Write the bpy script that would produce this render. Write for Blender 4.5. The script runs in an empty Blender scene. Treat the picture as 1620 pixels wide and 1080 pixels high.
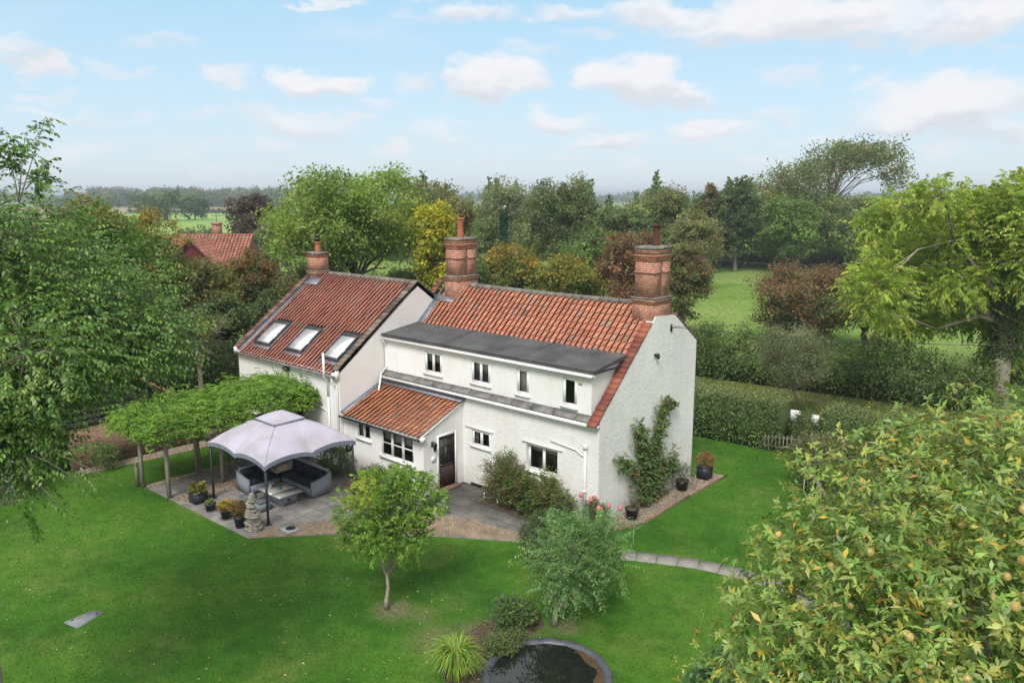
import bpy, math, random
import numpy as np
from math import radians, sin, cos, pi
SC = bpy.context.scene
COL = SC.collection
# ------------------------------------------------------------------ camera
CP = np.array([14.185, -20.306, 10.876]); YAW, PITCH, FPX = .725, .184, 1241.0
FW = np.array([-sin(YAW)*cos(PITCH), cos(YAW)*cos(PITCH), -sin(PITCH)])
RT = np.array([cos(YAW), sin(YAW), 0.0]); UP = np.cross(RT, FW)
cam_d = bpy.data.cameras.new('camera'); cam = bpy.data.objects.new('camera', cam_d); COL.objects.link(cam)
cam_d.sensor_width = 36; cam_d.lens = FPX/1620*36; cam_d.clip_end = 20000; cam_d.clip_start = .05
cam.location = CP; cam.rotation_euler = (pi/2-PITCH, 0, YAW)
SC.camera = cam
# ------------------------------------------------------------------ light
SUN_EL, SUN_AZ = 50, 154          # azimuth clockwise from +Y
SC.view_settings.view_transform = 'Standard'; SC.view_settings.look = 'None'
SC.view_settings.exposure = 1.0; SC.view_settings.gamma = 1
sd = bpy.data.lights.new('sun', 'SUN'); sun = bpy.data.objects.new('sun', sd); COL.objects.link(sun)
sd.energy = 1.85; sd.angle = radians(22); sd.color = (1, .96, .91)
sun.rotation_euler = (radians(90-SUN_EL), 0, radians(180-SUN_AZ))
W = bpy.data.worlds.new('World'); SC.world = W; W.use_nodes = True; W.cycles.sampling_method = 'NONE'
nt = W.node_tree; nt.nodes.clear()
def N(t, **k):
    n = nt.nodes.new(t)
    for a, b in k.items(): setattr(n, a, b)
    return n
def LK(a, b): nt.links.new(a, b)
def MATH(op, a, b=None, c=None, clamp=False):
    n = N('ShaderNodeMath', operation=op, use_clamp=clamp)
    for i, v in enumerate((a, b, c)):
        if v is None: continue
        if isinstance(v, (int, float)): n.inputs[i].default_value = v
        else: LK(v, n.inputs[i])
    return n.outputs[0]
def VDOT(a, vec):
    n = N('ShaderNodeVectorMath', operation='DOT_PRODUCT'); LK(a, n.inputs[0]); n.inputs[1].default_value = vec
    return n.outputs['Value']
sky = N('ShaderNodeTexSky', sky_type='NISHITA', sun_disc=False, sun_elevation=radians(SUN_EL),
        sun_rotation=radians(SUN_AZ), air_density=1.0, dust_density=1.0, ozone_density=1.5)
tc = N('ShaderNodeTexCoord'); DIR = tc.outputs['Generated']
nz = N('ShaderNodeTexNoise'); nz.inputs['Scale'].default_value = 13; nz.inputs['Detail'].default_value = 5; nz.inputs['Roughness'].default_value = .58
mp = N('ShaderNodeMapping'); mp.inputs['Scale'].default_value = (1, 1, 2.1); LK(DIR, mp.inputs['Vector']); LK(mp.outputs[0], nz.inputs['Vector'])
off = N('ShaderNodeVectorMath', operation='SUBTRACT'); LK(nz.outputs['Color'], off.inputs[0]); off.inputs[1].default_value = (.5, .5, .5)
off2 = N('ShaderNodeVectorMath', operation='MULTIPLY'); LK(off.outputs[0], off2.inputs[0]); off2.inputs[1].default_value = (.15, .15, .08)
dd = N('ShaderNodeVectorMath', operation='ADD'); LK(DIR, dd.inputs[0]); LK(off2.outputs[0], dd.inputs[1]); DD = dd.outputs[0]
def sdir(u, v):
    d = FW + RT*(u-810)/FPX - UP*(v-540)/FPX; return d/np.linalg.norm(d)
# cumulus in the directions they have over the house: (u, v, half width, half height, opacity)
CLOUDS = [(655,130,40,22,.5),(180,110,45,14,.4),(90,190,70,12,.4),(400,175,50,14,.45),(560,195,60,16,.5),(1230,180,70,14,.45),(1400,200,90,18,.5),(930,60,60,12,.4),(1130,60,90,20,.5),(330,270,70,10,.35),(880,262,70,12,.4),(240,55,70,14,.35),(600,165,60,12,.4),(830,75,50,12,.4),(1250,110,60,16,.45),(330,190,60,12,.4),(1600,210,70,20,.6),(200,190,50,10,.35),(1350,60,80,18,.5),(900,10,90,16,.55),(1010,265,60,10,.4),(760,262,60,10,.35),(780,125,85,42,.95),(1000,130,95,45,.95),(1075,158,70,22,.7),(515,132,85,28,.85),(870,198,75,24,.7),(960,228,70,24,.75),
 (1130,210,90,22,.7),(470,198,110,24,.6),(360,116,60,24,.6),(50,102,62,24,.75),(1500,165,150,52,.8),(1440,185,110,35,.6),(1280,30,260,42,.85),
 (1050,22,130,26,.7),(1560,35,120,36,.8),(720,14,110,20,.6),(620,232,28,22,.6),(430,238,50,14,.5),(130,245,60,20,.45),(1475,235,50,16,.5),
 (700,210,70,16,.45),(1290,225,45,16,.5),(1390,118,45,18,.5),(60,158,50,12,.4),(290,245,60,14,.3),(520,5,60,10,.6),(1180,255,80,14,.45),
 (-150,60,140,35,.8),(1800,120,150,50,.8),(2100,40,220,60,.8),(-400,150,160,30,.7)]
sep = N('ShaderNodeSeparateXYZ'); LK(DIR, sep.inputs[0]); sepd = N('ShaderNodeSeparateXYZ'); LK(DD, sepd.inputs[0])
hx, hy = -sin(YAW), cos(YAW)
f0 = VDOT(DD, (hx, hy, 0)); r0 = VDOT(DD, (cos(YAW), sin(YAW), 0))
pv = N('ShaderNodeCombineXYZ'); LK(MATH('ARCTAN2', r0, f0), pv.inputs[0]); LK(sepd.outputs['Z'], pv.inputs[1]); PV = pv.outputs[0]
mask = None; shade = None
for (u, v, w, h, op) in CLOUDS:
    c = sdir(u, v); az = math.atan2(c@RT, c@np.array([hx, hy, 0])); el = c[2]
    sx, sy = FPX/w*1.12, FPX/h*1.08
    q = N('ShaderNodeVectorMath', operation='MULTIPLY_ADD'); LK(PV, q.inputs[0]); q.inputs[1].default_value = (sx, sy, 0); q.inputs[2].default_value = (-az*sx, -el*sy, 0)
    dt = N('ShaderNodeVectorMath', operation='DOT_PRODUCT'); LK(q.outputs[0], dt.inputs[0]); LK(q.outputs[0], dt.inputs[1])
    m = MATH('MULTIPLY_ADD', dt.outputs['Value'], -op, 1.25*op)
    mask = m if mask is None else MATH('MAXIMUM', mask, m)
    if w >= 68:
        sy_ = N('ShaderNodeSeparateXYZ'); LK(q.outputs[0], sy_.inputs[0]); m0 = MATH('MAXIMUM', m, 0.0); shade = MATH('MULTIPLY_ADD', m0, sy_.outputs['Y'], shade if shade is not None else 0.0)
mask = MATH('MAXIMUM', mask, 0.0)
# thin high veil and general cloud field, seen in perspective
zz = MATH('MAXIMUM', sep.outputs['Z'], .0)
inv = MATH('DIVIDE', 1.0, MATH('ADD', zz, .12))
cx = N('ShaderNodeCombineXYZ'); LK(MATH('MULTIPLY', sep.outputs['X'], inv), cx.inputs[0]); LK(MATH('MULTIPLY', sep.outputs['Y'], inv), cx.inputs[1])
n2 = N('ShaderNodeTexNoise'); n2.inputs['Scale'].default_value = 1.7; n2.inputs['Detail'].default_value = 4; LK(cx.outputs[0], n2.inputs['Vector'])
veil = MATH('MULTIPLY', MATH('SUBTRACT', n2.outputs['Fac'], .47, clamp=True), 3.0, clamp=True)
mask = MATH('MAXIMUM', mask, MATH('MULTIPLY', veil, .45), clamp=True)
# heavier cloud deck added out of view, beside and behind, for neutral fill light
fill_deck = MATH('MULTIPLY', MATH('SUBTRACT', .62, f0, clamp=True), 2.2, clamp=True)
mask = MATH('MAXIMUM', mask, MATH('MULTIPLY', fill_deck, MATH('ADD', n2.outputs['Fac'], .35)), clamp=True)
mr = N('ShaderNodeMapRange', interpolation_type='SMOOTHSTEP'); LK(mask, mr.inputs['Value']); mr.inputs['From Min'].default_value = 0.04; mr.inputs['From Max'].default_value = .95
# clear-sky colour: Nishita lifted towards the pale milky blue of the day
skm = N('ShaderNodeMix', data_type='RGBA'); skm.inputs['Factor'].default_value = .85
LK(sky.outputs[0], skm.inputs[6])
hz = N('ShaderNodeValToRGB'); LK(zz, hz.inputs[0])
hz.color_ramp.elements[0].position = 0; hz.color_ramp.elements[0].color = (.66, .74, .81, 1)
hz.color_ramp.elements[1].position = .30; hz.color_ramp.elements[1].color = (.34, .63, .84, 1)
e = hz.color_ramp.elements.new(.12); e.color = (.52, .71, .84, 1)
e = hz.color_ramp.elements.new(.55); e.color = (.80, .80, .80, 1)  # from here up, unseen sky whitened to add soft neutral fill
e = hz.color_ramp.elements.new(1.0); e.color = (.95, .93, .90, 1)
hm = N('ShaderNodeVectorMath', operation='SCALE'); LK(hz.outputs[0], hm.inputs[0]); hm.inputs['Scale'].default_value = 5.6
LK(hm.outputs[0], skm.inputs[7])
shd = N('ShaderNodeMapRange', interpolation_type='SMOOTHSTEP'); LK(MATH('MULTIPLY_ADD', nz.outputs['Fac'], 1.2, shade), shd.inputs['Value']); shd.inputs['From Min'].default_value = .1; shd.inputs['From Max'].default_value = .85
cc = N('ShaderNodeMix', data_type='RGBA'); LK(shd.outputs[0], cc.inputs['Factor'])
cc.inputs[6].default_value = (3.7, 3.85, 4.15, 1); cc.inputs[7].default_value = (4.65, 4.65, 4.8, 1)
mx = N('ShaderNodeMix', data_type='RGBA'); LK(mr.outputs[0], mx.inputs['Factor']); LK(skm.outputs[2], mx.inputs[6]); LK(cc.outputs[2], mx.inputs[7])
bg = N('ShaderNodeBackground'); bg.inputs['Strength'].default_value = .1; LK(mx.outputs[2], bg.inputs['Color'])
wo = N('ShaderNodeOutputWorld'); LK(bg.outputs[0], wo.inputs['Surface'])

# ------------------------------------------------------------------ helpers
def at(u, v, d): return CP + d*(FW + RT*(u-810)/FPX - UP*(v-540)/FPX)
def G(u, v, z=0.0):
    r = FW + RT*(u-810)/FPX - UP*(v-540)/FPX; t = (z-CP[2])/r[2]; q = CP+t*r; return (float(q[0]), float(q[1]))
WLOC = {}
def tag(o, label=None, cat=None, group=None, kind=None):
    if label: o['label'] = label
    if cat: o['category'] = cat
    if group: o['group'] = group
    if kind: o['kind'] = kind
    return o
def thing(name, loc, label, cat, group=None, rz=0):
    o = bpy.data.objects.new(name, None); COL.objects.link(o); o.empty_display_size = .3
    o.location = loc; o.rotation_euler = (0, 0, rz); WLOC[o.name] = np.array(loc, float)
    return tag(o, label, cat, group)
def wloc(p): return WLOC.get(p.name, np.zeros(3)) if p else np.zeros(3)
def mesh_np(name, V, faces, mat, parent=None, col=None, smooth=False, local=False):
    """faces: list of int arrays (n,k)"""
    V = np.asarray(V, np.float32)
    if parent is not None and not local: V = V - wloc(parent).astype(np.float32)
    me = bpy.data.meshes.new(name)
    me.vertices.add(len(V)); me.vertices.foreach_set('co', V.ravel())
    loops = np.concatenate([f.ravel() for f in faces]).astype(np.int32)
    tot = np.concatenate([np.full(len(f), f.shape[1]) for f in faces]).astype(np.int32)
    st = np.concatenate([[0], np.cumsum(tot)[:-1]]).astype(np.int32)
    me.loops.add(len(loops)); me.loops.foreach_set('vertex_index', loops)
    me.polygons.add(len(tot)); me.polygons.foreach_set('loop_start', st); me.polygons.foreach_set('loop_total', tot)
    if smooth: me.polygons.foreach_set('use_smooth', np.ones(len(tot), bool))
    me.update(calc_edges=True)
    if col is not None:
        a = me.color_attributes.new('Col', 'FLOAT_COLOR', 'POINT')
        c = np.ones((len(V), 4), np.float32); c[:, :3] = col; a.data.foreach_set('color', c.ravel())
    me.materials.append(mat)
    o = bpy.data.objects.new(name, me); COL.objects.link(o)
    if parent is not None: o.parent = parent; WLOC[o.name] = wloc(parent)
    return o
class MB:
    def __init__(s): s.v = []; s.f = []; s.c = []; s.n = 0; s.cur = (1, 1, 1)
    def add(s, V, Fs):
        b = s.n
        for q in V: s.v.append(tuple(q)); s.c.append(s.cur)
        s.n += len(V)
        for f in Fs: s.f.append([b+i for i in f])
    def box(s, x0, y0, z0, x1, y1, z1):
        V = [(x0,y0,z0),(x1,y0,z0),(x1,y1,z0),(x0,y1,z0),(x0,y0,z1),(x1,y0,z1),(x1,y1,z1),(x0,y1,z1)]
        s.add(V, [(0,3,2,1),(4,5,6,7),(0,1,5,4),(1,2,6,5),(2,3,7,6),(3,0,4,7)]); return s
    def obox(s, o, a, b, c):
        o, a, b, c = [np.array(q, float) for q in (o, a, b, c)]
        V = [o, o+a, o+a+b, o+b, o+c, o+a+c, o+a+b+c, o+b+c]
        F = [(0,3,2,1),(4,5,6,7),(0,1,5,4),(1,2,6,5),(2,3,7,6),(3,0,4,7)]
        if np.dot(np.cross(a, b), c) < 0: F = [f[::-1] for f in F]
        s.add(V, F); return s
    def poly(s, pts, up=None): s.add(pts, [tuple(range(len(pts)))]); return s
    def prism(s, pts, vec):
        n = len(pts); v = np.array(vec, float); P = [np.array(q, float) for q in pts]
        s.add(P+[q+v for q in P], [tuple(range(n))[::-1], tuple(range(n, 2*n))]+[(i, (i+1) % n, n+(i+1) % n, n+i) for i in range(n)]); return s
    def tube(s, pts, r, n=8, cap=True):
        pts = [np.array(q, float) for q in pts]; rr = r if hasattr(r, '__len__') else [r]*len(pts)
        V = []; 
        for i, q in enumerate(pts):
            t = pts[min(i+1, len(pts)-1)]-pts[max(i-1, 0)]; t = t/(np.linalg.norm(t)+1e-9)
            a = np.cross(t, [0, 0, 1]) if abs(t[2]) < .9 else np.cross(t, [1, 0, 0]); a /= np.linalg.norm(a); b = np.cross(t, a)
            for k in range(n): V.append(q+rr[i]*(cos(2*pi*k/n)*a+sin(2*pi*k/n)*b))
        F = [(i*n+k, i*n+(k+1) % n, (i+1)*n+(k+1) % n, (i+1)*n+k) for i in range(len(pts)-1) for k in range(n)]
        if cap: F += [tuple(range(n))[::-1], tuple((len(pts)-1)*n+k for k in range(n))]
        s.add(V, F); return s
    def lathe(s, o, prof, n=16):
        s_ = [(o[0]+r*cos(2*pi*k/n), o[1]+r*sin(2*pi*k/n), o[2]+z) for r, z in prof for k in range(n)]
        F = [(i*n+k, i*n+(k+1) % n, (i+1)*n+(k+1) % n, (i+1)*n+k) for i in range(len(prof)-1) for k in range(n)]
        F += [tuple(range(n))[::-1], tuple((len(prof)-1)*n+k for k in range(n))]
        s.add(s_, F); return s
    def build(s, name, mat, parent=None, col=False, smooth=False, local=False):
        V = np.array(s.v, np.float32)
        by = {}
        for f in s.f: by.setdefault(len(f), []).append(f)
        return mesh_np(name, V, [np.array(q) for q in by.values()], mat, parent, np.array(s.c) if col else None, smooth, local)
def structure(o): o['kind'] = 'structure'; return o
def copy_thing(o, loc, label=None, rz=None, scale=None):
    c = o.copy(); COL.objects.link(c); c.location = loc
    if rz is not None: c.rotation_euler = (0, 0, rz)
    if scale is not None: c.scale = scale if hasattr(scale, '__len__') else (scale,)*3
    if label: c['label'] = label
    for ch in list(o.children):
        d = ch.copy(); COL.objects.link(d); d.parent = c
        for g in list(ch.children):
            e = g.copy(); COL.objects.link(e); e.parent = d
    return c
# ------------------------------------------------------------------ materials
def newmat(name):
    m = bpy.data.materials.new(name); m.use_nodes = True; t = m.node_tree
    return m, t, t.nodes['Principled BSDF']
def tnode(t, ty, **k):
    n = t.nodes.new(ty)
    for a, b in k.items(): setattr(n, a, b)
    return n
def noise(t, scale, detail=4, rough=.55, vec=None, dist=0):
    n = tnode(t, 'ShaderNodeTexNoise'); n.inputs['Scale'].default_value = scale; n.inputs['Detail'].default_value = detail
    n.inputs['Roughness'].default_value = rough; n.inputs['Distortion'].default_value = dist
    if vec is None: vec = tnode(t, 'ShaderNodeNewGeometry').outputs['Position']
    t.links.new(vec, n.inputs['Vector']); return n.outputs['Fac']
def ramp(t, fac, stops):
    r = tnode(t, 'ShaderNodeValToRGB'); t.links.new(fac, r.inputs[0]); el = r.color_ramp.elements
    while len(el) < len(stops): el.new(.5)
    for q, (p, c) in zip(el, stops): q.position = p; q.color = (*c, 1) if len(c) == 3 else c
    return r.outputs[0]
def mixc(t, f, a, b, mode='MIX'):
    n = tnode(t, 'ShaderNodeMix', data_type='RGBA', blend_type=mode)
    for i, v in ((0, f), (6, a), (7, b)):
        if isinstance(v, (int, float)): n.inputs[i].default_value = v
        elif isinstance(v, tuple): n.inputs[i].default_value = (*v, 1)
        else: t.links.new(v, n.inputs[i])
    return n.outputs[2]
def bump(t, p, h, strength=.3, dist=.02):
    b = tnode(t, 'ShaderNodeBump'); b.inputs['Strength'].default_value = strength; b.inputs['Distance'].default_value = dist
    t.links.new(h, b.inputs['Height']); t.links.new(b.outputs[0], p.inputs['Normal'])
def M(name, stops, rough=.7, scale=3, detail=5, spec=.3, metal=0, bs=0, bscale=20, bdist=.01, vec=None):
    m, t, p = newmat(name); c = ramp(t, noise(t, scale, detail), [(.3+.4*i/max(1, len(stops)-1), q) for i, q in enumerate(stops)]) if len(stops) > 1 else None
    if c is not None: t.links.new(c, p.inputs['Base Color'])
    else: p.inputs['Base Color'].default_value = (*stops[0], 1)
    p.inputs['Roughness'].default_value = rough; p.inputs['Specular IOR Level'].default_value = spec; p.inputs['Metallic'].default_value = metal
    if bs: bump(t, p, noise(t, bscale, 4), bs, bdist)
    return m
def colmat(name, rough=.6, spec=.3, trans=.38, jitter=None, bs=0, bscale=30):
    m, t, p = newmat(name); a = tnode(t, 'ShaderNodeVertexColor', layer_name='Col'); c = a.outputs[0]
    if jitter: c = mixc(t, 1.0, c, ramp(t, noise(t, jitter[0], 5), [(.3, jitter[1]), (.7, jitter[2])]), 'MULTIPLY')
    t.links.new(c, p.inputs['Base Color']); p.inputs['Roughness'].default_value = rough; p.inputs['Specular IOR Level'].default_value = spec
    if trans:
        tr = tnode(t, 'ShaderNodeBsdfTranslucent'); t.links.new(mixc(t, 1.0, c, (1.2, 1.25, .7), 'MULTIPLY'), tr.inputs[0])
        mxs = tnode(t, 'ShaderNodeMixShader'); mxs.inputs[0].default_value = trans
        t.links.new(p.outputs[0], mxs.inputs[1]); t.links.new(tr.outputs[0], mxs.inputs[2]); t.links.new(mxs.outputs[0], t.nodes['Material Output'].inputs[0])
    if bs: bump(t, p, noise(t, bscale, 4), bs, .01)
    return m
LEAF = colmat('leaf'); LEAFG = colmat('leaf_glossy', .42, .45, .22)
TILE = colmat('clay_tile', .8, .2, 0, (.9, (.80, .76, .75), (1.08, 1.06, 1.04)), .4, 60)
def render_mat(name, big=1.0, warm=0):
    m, t, p = newmat(name)
    c = ramp(t, noise(t, .55, 6, .6), [(.3, (.74, .735, .71-warm)), (.62, (.83, .83, .82))])
    sm = ramp(t, noise(t, 30, 3), [(.35, (.93, .93, .92)), (.6, (1, 1, 1))])
    c = mixc(t, 1.0, c, sm, 'MULTIPLY')
    # rain streaks and dirt near the ground, from height and noise
    g = tnode(t, 'ShaderNodeNewGeometry'); sx = tnode(t, 'ShaderNodeSeparateXYZ'); t.links.new(g.outputs['Position'], sx.inputs[0])
    mr = tnode(t, 'ShaderNodeMapRange'); t.links.new(sx.outputs['Z'], mr.inputs[0]); mr.inputs[1].default_value = .9; mr.inputs[2].default_value = 0
    mlt = tnode(t, 'ShaderNodeMath', operation='MULTIPLY'); t.links.new(mr.outputs[0], mlt.inputs[0]); t.links.new(noise(t, 2.2, 5), mlt.inputs[1])
    c = mixc(t, mlt.outputs[0], c, (.42, .40, .33))
    mpn = tnode(t, 'ShaderNodeMapping'); mpn.inputs['Scale'].default_value = (5, 5, .35); t.links.new(g.outputs['Position'], mpn.inputs[0])
    st = ramp(t, noise(t, 1, 5, .65, mpn.outputs[0]), [(.48, (1, 1, 1)), (.74, (.80, .79, .73))])
    c = mixc(t, .42 if big > .5 else .25, c, st, 'MULTIPLY')
    t.links.new(c, p.inputs['Base Color']); p.inputs['Roughness'].default_value = .85; p.inputs['Specular IOR Level'].default_value = .2
    h = tnode(t, 'ShaderNodeMath', operation='MULTIPLY_ADD'); t.links.new(noise(t, 7, 3, .5, None, .6), h.inputs[0]); h.inputs[1].default_value = big
    t.links.new(noise(t, 28, 3), h.inputs[2]); bump(t, p, h.outputs[0], .5*big+.12, .028)
    return m
RENDER = render_mat('rough_render', 1.1); SMOOTHR = render_mat('smooth_render', .12)
def brick_mat(name, c1, c2, mortar, w=.225, h=.075, dirt=.5):
    m, t, p = newmat(name)
    g = tnode(t, 'ShaderNodeNewGeometry'); s = tnode(t, 'ShaderNodeSeparateXYZ'); t.links.new(g.outputs['Position'], s.inputs[0])
    a = tnode(t, 'ShaderNodeMath', operation='ADD'); t.links.new(s.outputs[0], a.inputs[0]); t.links.new(s.outputs[1], a.inputs[1])
    c = tnode(t, 'ShaderNodeCombineXYZ'); t.links.new(a.outputs[0], c.inputs[0]); t.links.new(s.outputs[2], c.inputs[1])
    b = tnode(t, 'ShaderNodeTexBrick'); t.links.new(c.outputs[0], b.inputs['Vector'])
    b.inputs['Color1'].default_value = (*c1, 1); b.inputs['Color2'].default_value = (*c2, 1); b.inputs['Mortar'].default_value = (*mortar, 1)
    b.inputs['Scale'].default_value = 1; b.inputs['Mortar Size'].default_value = .010; b.inputs['Brick Width'].default_value = w; b.inputs['Row Height'].default_value = h
    b.inputs['Bias'].default_value = 0
    cc_ = mixc(t, 1.0, b.outputs['Color'], ramp(t, noise(t, 6, 6, .6), [(.3, (.55, .55, .55)), (.7, (1.2, 1.15, 1.1))]), 'MULTIPLY')
    cc_ = mixc(t, ramp(t, noise(t, 2.3, 6, .65), [(.5, (0, 0, 0)), (.72, (dirt,)*3)]), cc_, (.16, .155, .13))
    t.links.new(cc_, p.inputs['Base Color']); p.inputs['Roughness'].default_value = .9
    bump(t, p, b.outputs['Fac'], -.5, .01)
    return m
BRICK = brick_mat('red_brick', (.46, .155, .075), (.34, .10, .055), (.46, .40, .33), dirt=.3)
BRICK2 = brick_mat('old_brick', (.26, .12, .075), (.17, .085, .06), (.24, .2, .16))
CONC = M('weathered_mortar', [(.10, .095, .085), (.22, .20, .175), (.32, .29, .25)], .95, 5, 6, .1, 0, .5, 30)
LEAD = M('lead_flashing', [(.13, .15, .18), (.24, .27, .31)], .5, 4, 4, .5, .3, .1, 10)
FELT = M('roofing_felt', [(.055, .055, .056), (.085, .085, .085), (.115, .114, .11)], .85, 1.2, 7, .25, 0, .25, 80, .004)
SLATE = M('grey_slate', [(.10, .10, .10), (.19, .185, .18), (.26, .245, .22)], .85, 4, 6, .25, 0, .3, 30)
UPVC = M('white_upvc', [(.78, .78, .77), (.84, .84, .83)], .35, 3, 3, .4)
WPAINT = M('white_painted_pipe', [(.68, .68, .66), (.8, .8, .79)], .5, 4, 4, .4)
BLACK = M('black_metal', [(.018, .018, .02)], .4, spec=.5)
DKGREY = M('dark_anthracite_metal', [(.018, .025, .03), (.035, .045, .05)], .45, 3, 3, .5)
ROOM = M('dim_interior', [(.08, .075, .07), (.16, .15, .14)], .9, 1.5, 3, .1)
BLIND = M('cream_blind', [(.52, .51, .48), (.6, .59, .56)], .9, 3, 3, .1)
DOORW = M('dark_stained_wood', [(.018, .009, .006), (.05, .024, .015)], .45, 8, 5, .4)
WOODG = M('weathered_timber', [(.12, .105, .08), (.24, .22, .18)], .9, 7, 6, .15, 0, .4, 40)
WOODD = M('dark_weatherboard', [(.03, .028, .025), (.07, .065, .058)], .85, 5, 5, .2)
TERRA = M('terracotta_pot_clay', [(.30, .095, .05), (.42, .15, .08)], .8, 6, 5, .2)
SOOT = M('soot_black_clay', [(.03, .025, .022), (.12, .05, .03)], .85, 3, 5, .2)
YBOX = M('cream_plastic', [(.62, .56, .34)], .5)
SOIL = M('garden_soil', [(.045, .032, .022), (.10, .075, .05), (.16, .125, .09)], 1, 9, 7, .1, 0, .8, 30, .03)
PLASTIC = M('dark_plastic_pot', [(.012, .016, .022), (.03, .036, .045)], .45, 5, 3, .4)
BARK = M('bark', [(.07, .055, .04), (.16, .135, .105), (.24, .21, .17)], .95, 9, 6, .1, 0, .7, 25, .02)
BARKP = M('pale_bark', [(.2, .17, .13), (.38, .34, .28)], .9, 12, 5, .15, 0, .4, 30, .01)
WIRE = M('cable', [(.05, .05, .05)], .6)
def glass_mat():
    m, t, p = newmat('window_glass'); t.nodes.remove(p)
    gl = tnode(t, 'ShaderNodeBsdfGlossy'); gl.inputs['Roughness'].default_value = .02
    tr = tnode(t, 'ShaderNodeBsdfTransparent'); tr.inputs[0].default_value = (.86, .9, .88, 1)
    fr = tnode(t, 'ShaderNodeFresnel'); fr.inputs[0].default_value = 1.6
    mu = tnode(t, 'ShaderNodeMath', operation='MULTIPLY'); t.links.new(fr.outputs[0], mu.inputs[0]); mu.inputs[1].default_value = .8
    ms = tnode(t, 'ShaderNodeMixShader'); t.links.new(mu.outputs[0], ms.inputs[0]); t.links.new(tr.outputs[0], ms.inputs[1]); t.links.new(gl.outputs[0], ms.inputs[2])
    t.links.new(ms.outputs[0], t.nodes['Material Output'].inputs[0]); return m
GLASS = glass_mat()
def skyglass():
    m, t, p = newmat('roof_window_glass'); p.inputs['Base Color'].default_value = (.78, .8, .8, 1); p.inputs['Roughness'].default_value = .08  # pale base colour stands in for bright sky mirrored in the pane
    p.inputs['Specular IOR Level'].default_value = 1.0; p.inputs['Coat Weight'].default_value = 1; p.inputs['Coat IOR'].default_value = 2.2; return m
SKYGL = skyglass()
def grass_mat(name, a, b, c_, yellow, sc=1.0, spots=()):
    m, t, p = newmat(name)
    c = ramp(t, noise(t, .22*sc, 5, .6), [(.40, a), (.5, b), (.62, c_)])
    c = mixc(t, ramp(t, noise(t, .5*sc, 6, .62, None, .4), [(.50, (0, 0, 0)), (.70, (.5, .5, .5))]), c, yellow)
    c = mixc(t, 1.0, c, ramp(t, noise(t, 14, 6, .7), [(.3, (.66, .7, .6)), (.5, (1, 1, 1)), (.72, (1.4, 1.3, 1.2))]), 'MULTIPLY')
    c = mixc(t, 1.0, c, ramp(t, noise(t, 2.2, 5, .6), [(.3, (.78, .8, .75)), (.7, (1.2, 1.15, 1.1))]), 'MULTIPLY')
    for (sx_, sy_, sr_, so_) in spots:
        g_ = tnode(t, 'ShaderNodeNewGeometry'); ds = tnode(t, 'ShaderNodeVectorMath', operation='DISTANCE'); t.links.new(g_.outputs['Position'], ds.inputs[0]); ds.inputs[1].default_value = (sx_, sy_, 0)
        ad = tnode(t, 'ShaderNodeMath', operation='MULTIPLY_ADD'); t.links.new(noise(t, 3.5, 6, .7), ad.inputs[0]); ad.inputs[1].default_value = sr_*1.6; t.links.new(ds.outputs['Value'], ad.inputs[2])
        mr_ = tnode(t, 'ShaderNodeMapRange'); t.links.new(ad.outputs[0], mr_.inputs[0]); mr_.inputs[1].default_value = sr_*1.75; mr_.inputs[2].default_value = sr_*.9; mr_.inputs[4].default_value = so_
        c = mixc(t, mr_.outputs[0], c, ramp(t, noise(t, 9, 5, .7), [(.35, (.12, .10, .055)), (.65, (.25, .21, .13))]))
    t.links.new(c, p.inputs['Base Color']); p.inputs['Roughness'].default_value = .9; p.inputs['Specular IOR Level'].default_value = .1
    bump(t, p, noise(t, 35, 4, .7), .8, .03); return m
SPOTS = [(-.95, -7.95, .75, .9), (-.2, -7.6, .6, .5), (3.0, -5.55, .6, .8), (1.5, -7.3, .9, .8), (.9, -8.2, 1.0, .55), (2.3, -6.3, .8, .6), (-5.2, -13.6, .9, .0)]
LAWN = grass_mat('lawn_grass', (.036, .112, .013), (.054, .150, .016), (.078, .178, .021), (.15, .195, .05), spots=SPOTS)
MEADOW = grass_mat('meadow_grass', (.12, .22, .04), (.16, .27, .055), (.20, .28, .08), (.27, .27, .13), .35)
VERGE = grass_mat('rough_verge_grass', (.10, .15, .04), (.16, .19, .06), (.21, .20, .085), (.27, .22, .12), 2)
STUBBLE = M('stubble_field', [(.30, .23, .14), (.38, .30, .19)], 1, .01, 3, .05)
FARGREEN = M('far_pasture', [(.20, .32, .08), (.26, .38, .10)], 1, .008, 3, .05)
def gravel_mat(name='gravel'):
    m, t, p = newmat(name); v = tnode(t, 'ShaderNodeTexVoronoi'); v.inputs['Scale'].default_value = 22
    t.links.new(tnode(t, 'ShaderNodeNewGeometry').outputs['Position'], v.inputs['Vector'])
    s = tnode(t, 'ShaderNodeSeparateColor'); t.links.new(v.outputs['Color'], s.inputs[0])
    c = ramp(t, s.outputs[0], [(0, (.16, .11, .075)), (.4, (.33, .25, .17)), (.75, (.45, .36, .27)), (1, (.55, .50, .44))])
    d = ramp(t, v.outputs['Distance'], [(.2, (1, 1, 1)), (.75, (.35, .33, .3))]); t.links.new(mixc(t, 1.0, c, d, 'MULTIPLY'), p.inputs['Base Color'])
    p.inputs['Roughness'].default_value = .9; bump(t, p, v.outputs['Distance'], -.8, .03); return m
GRAVEL = gravel_mat()
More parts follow.
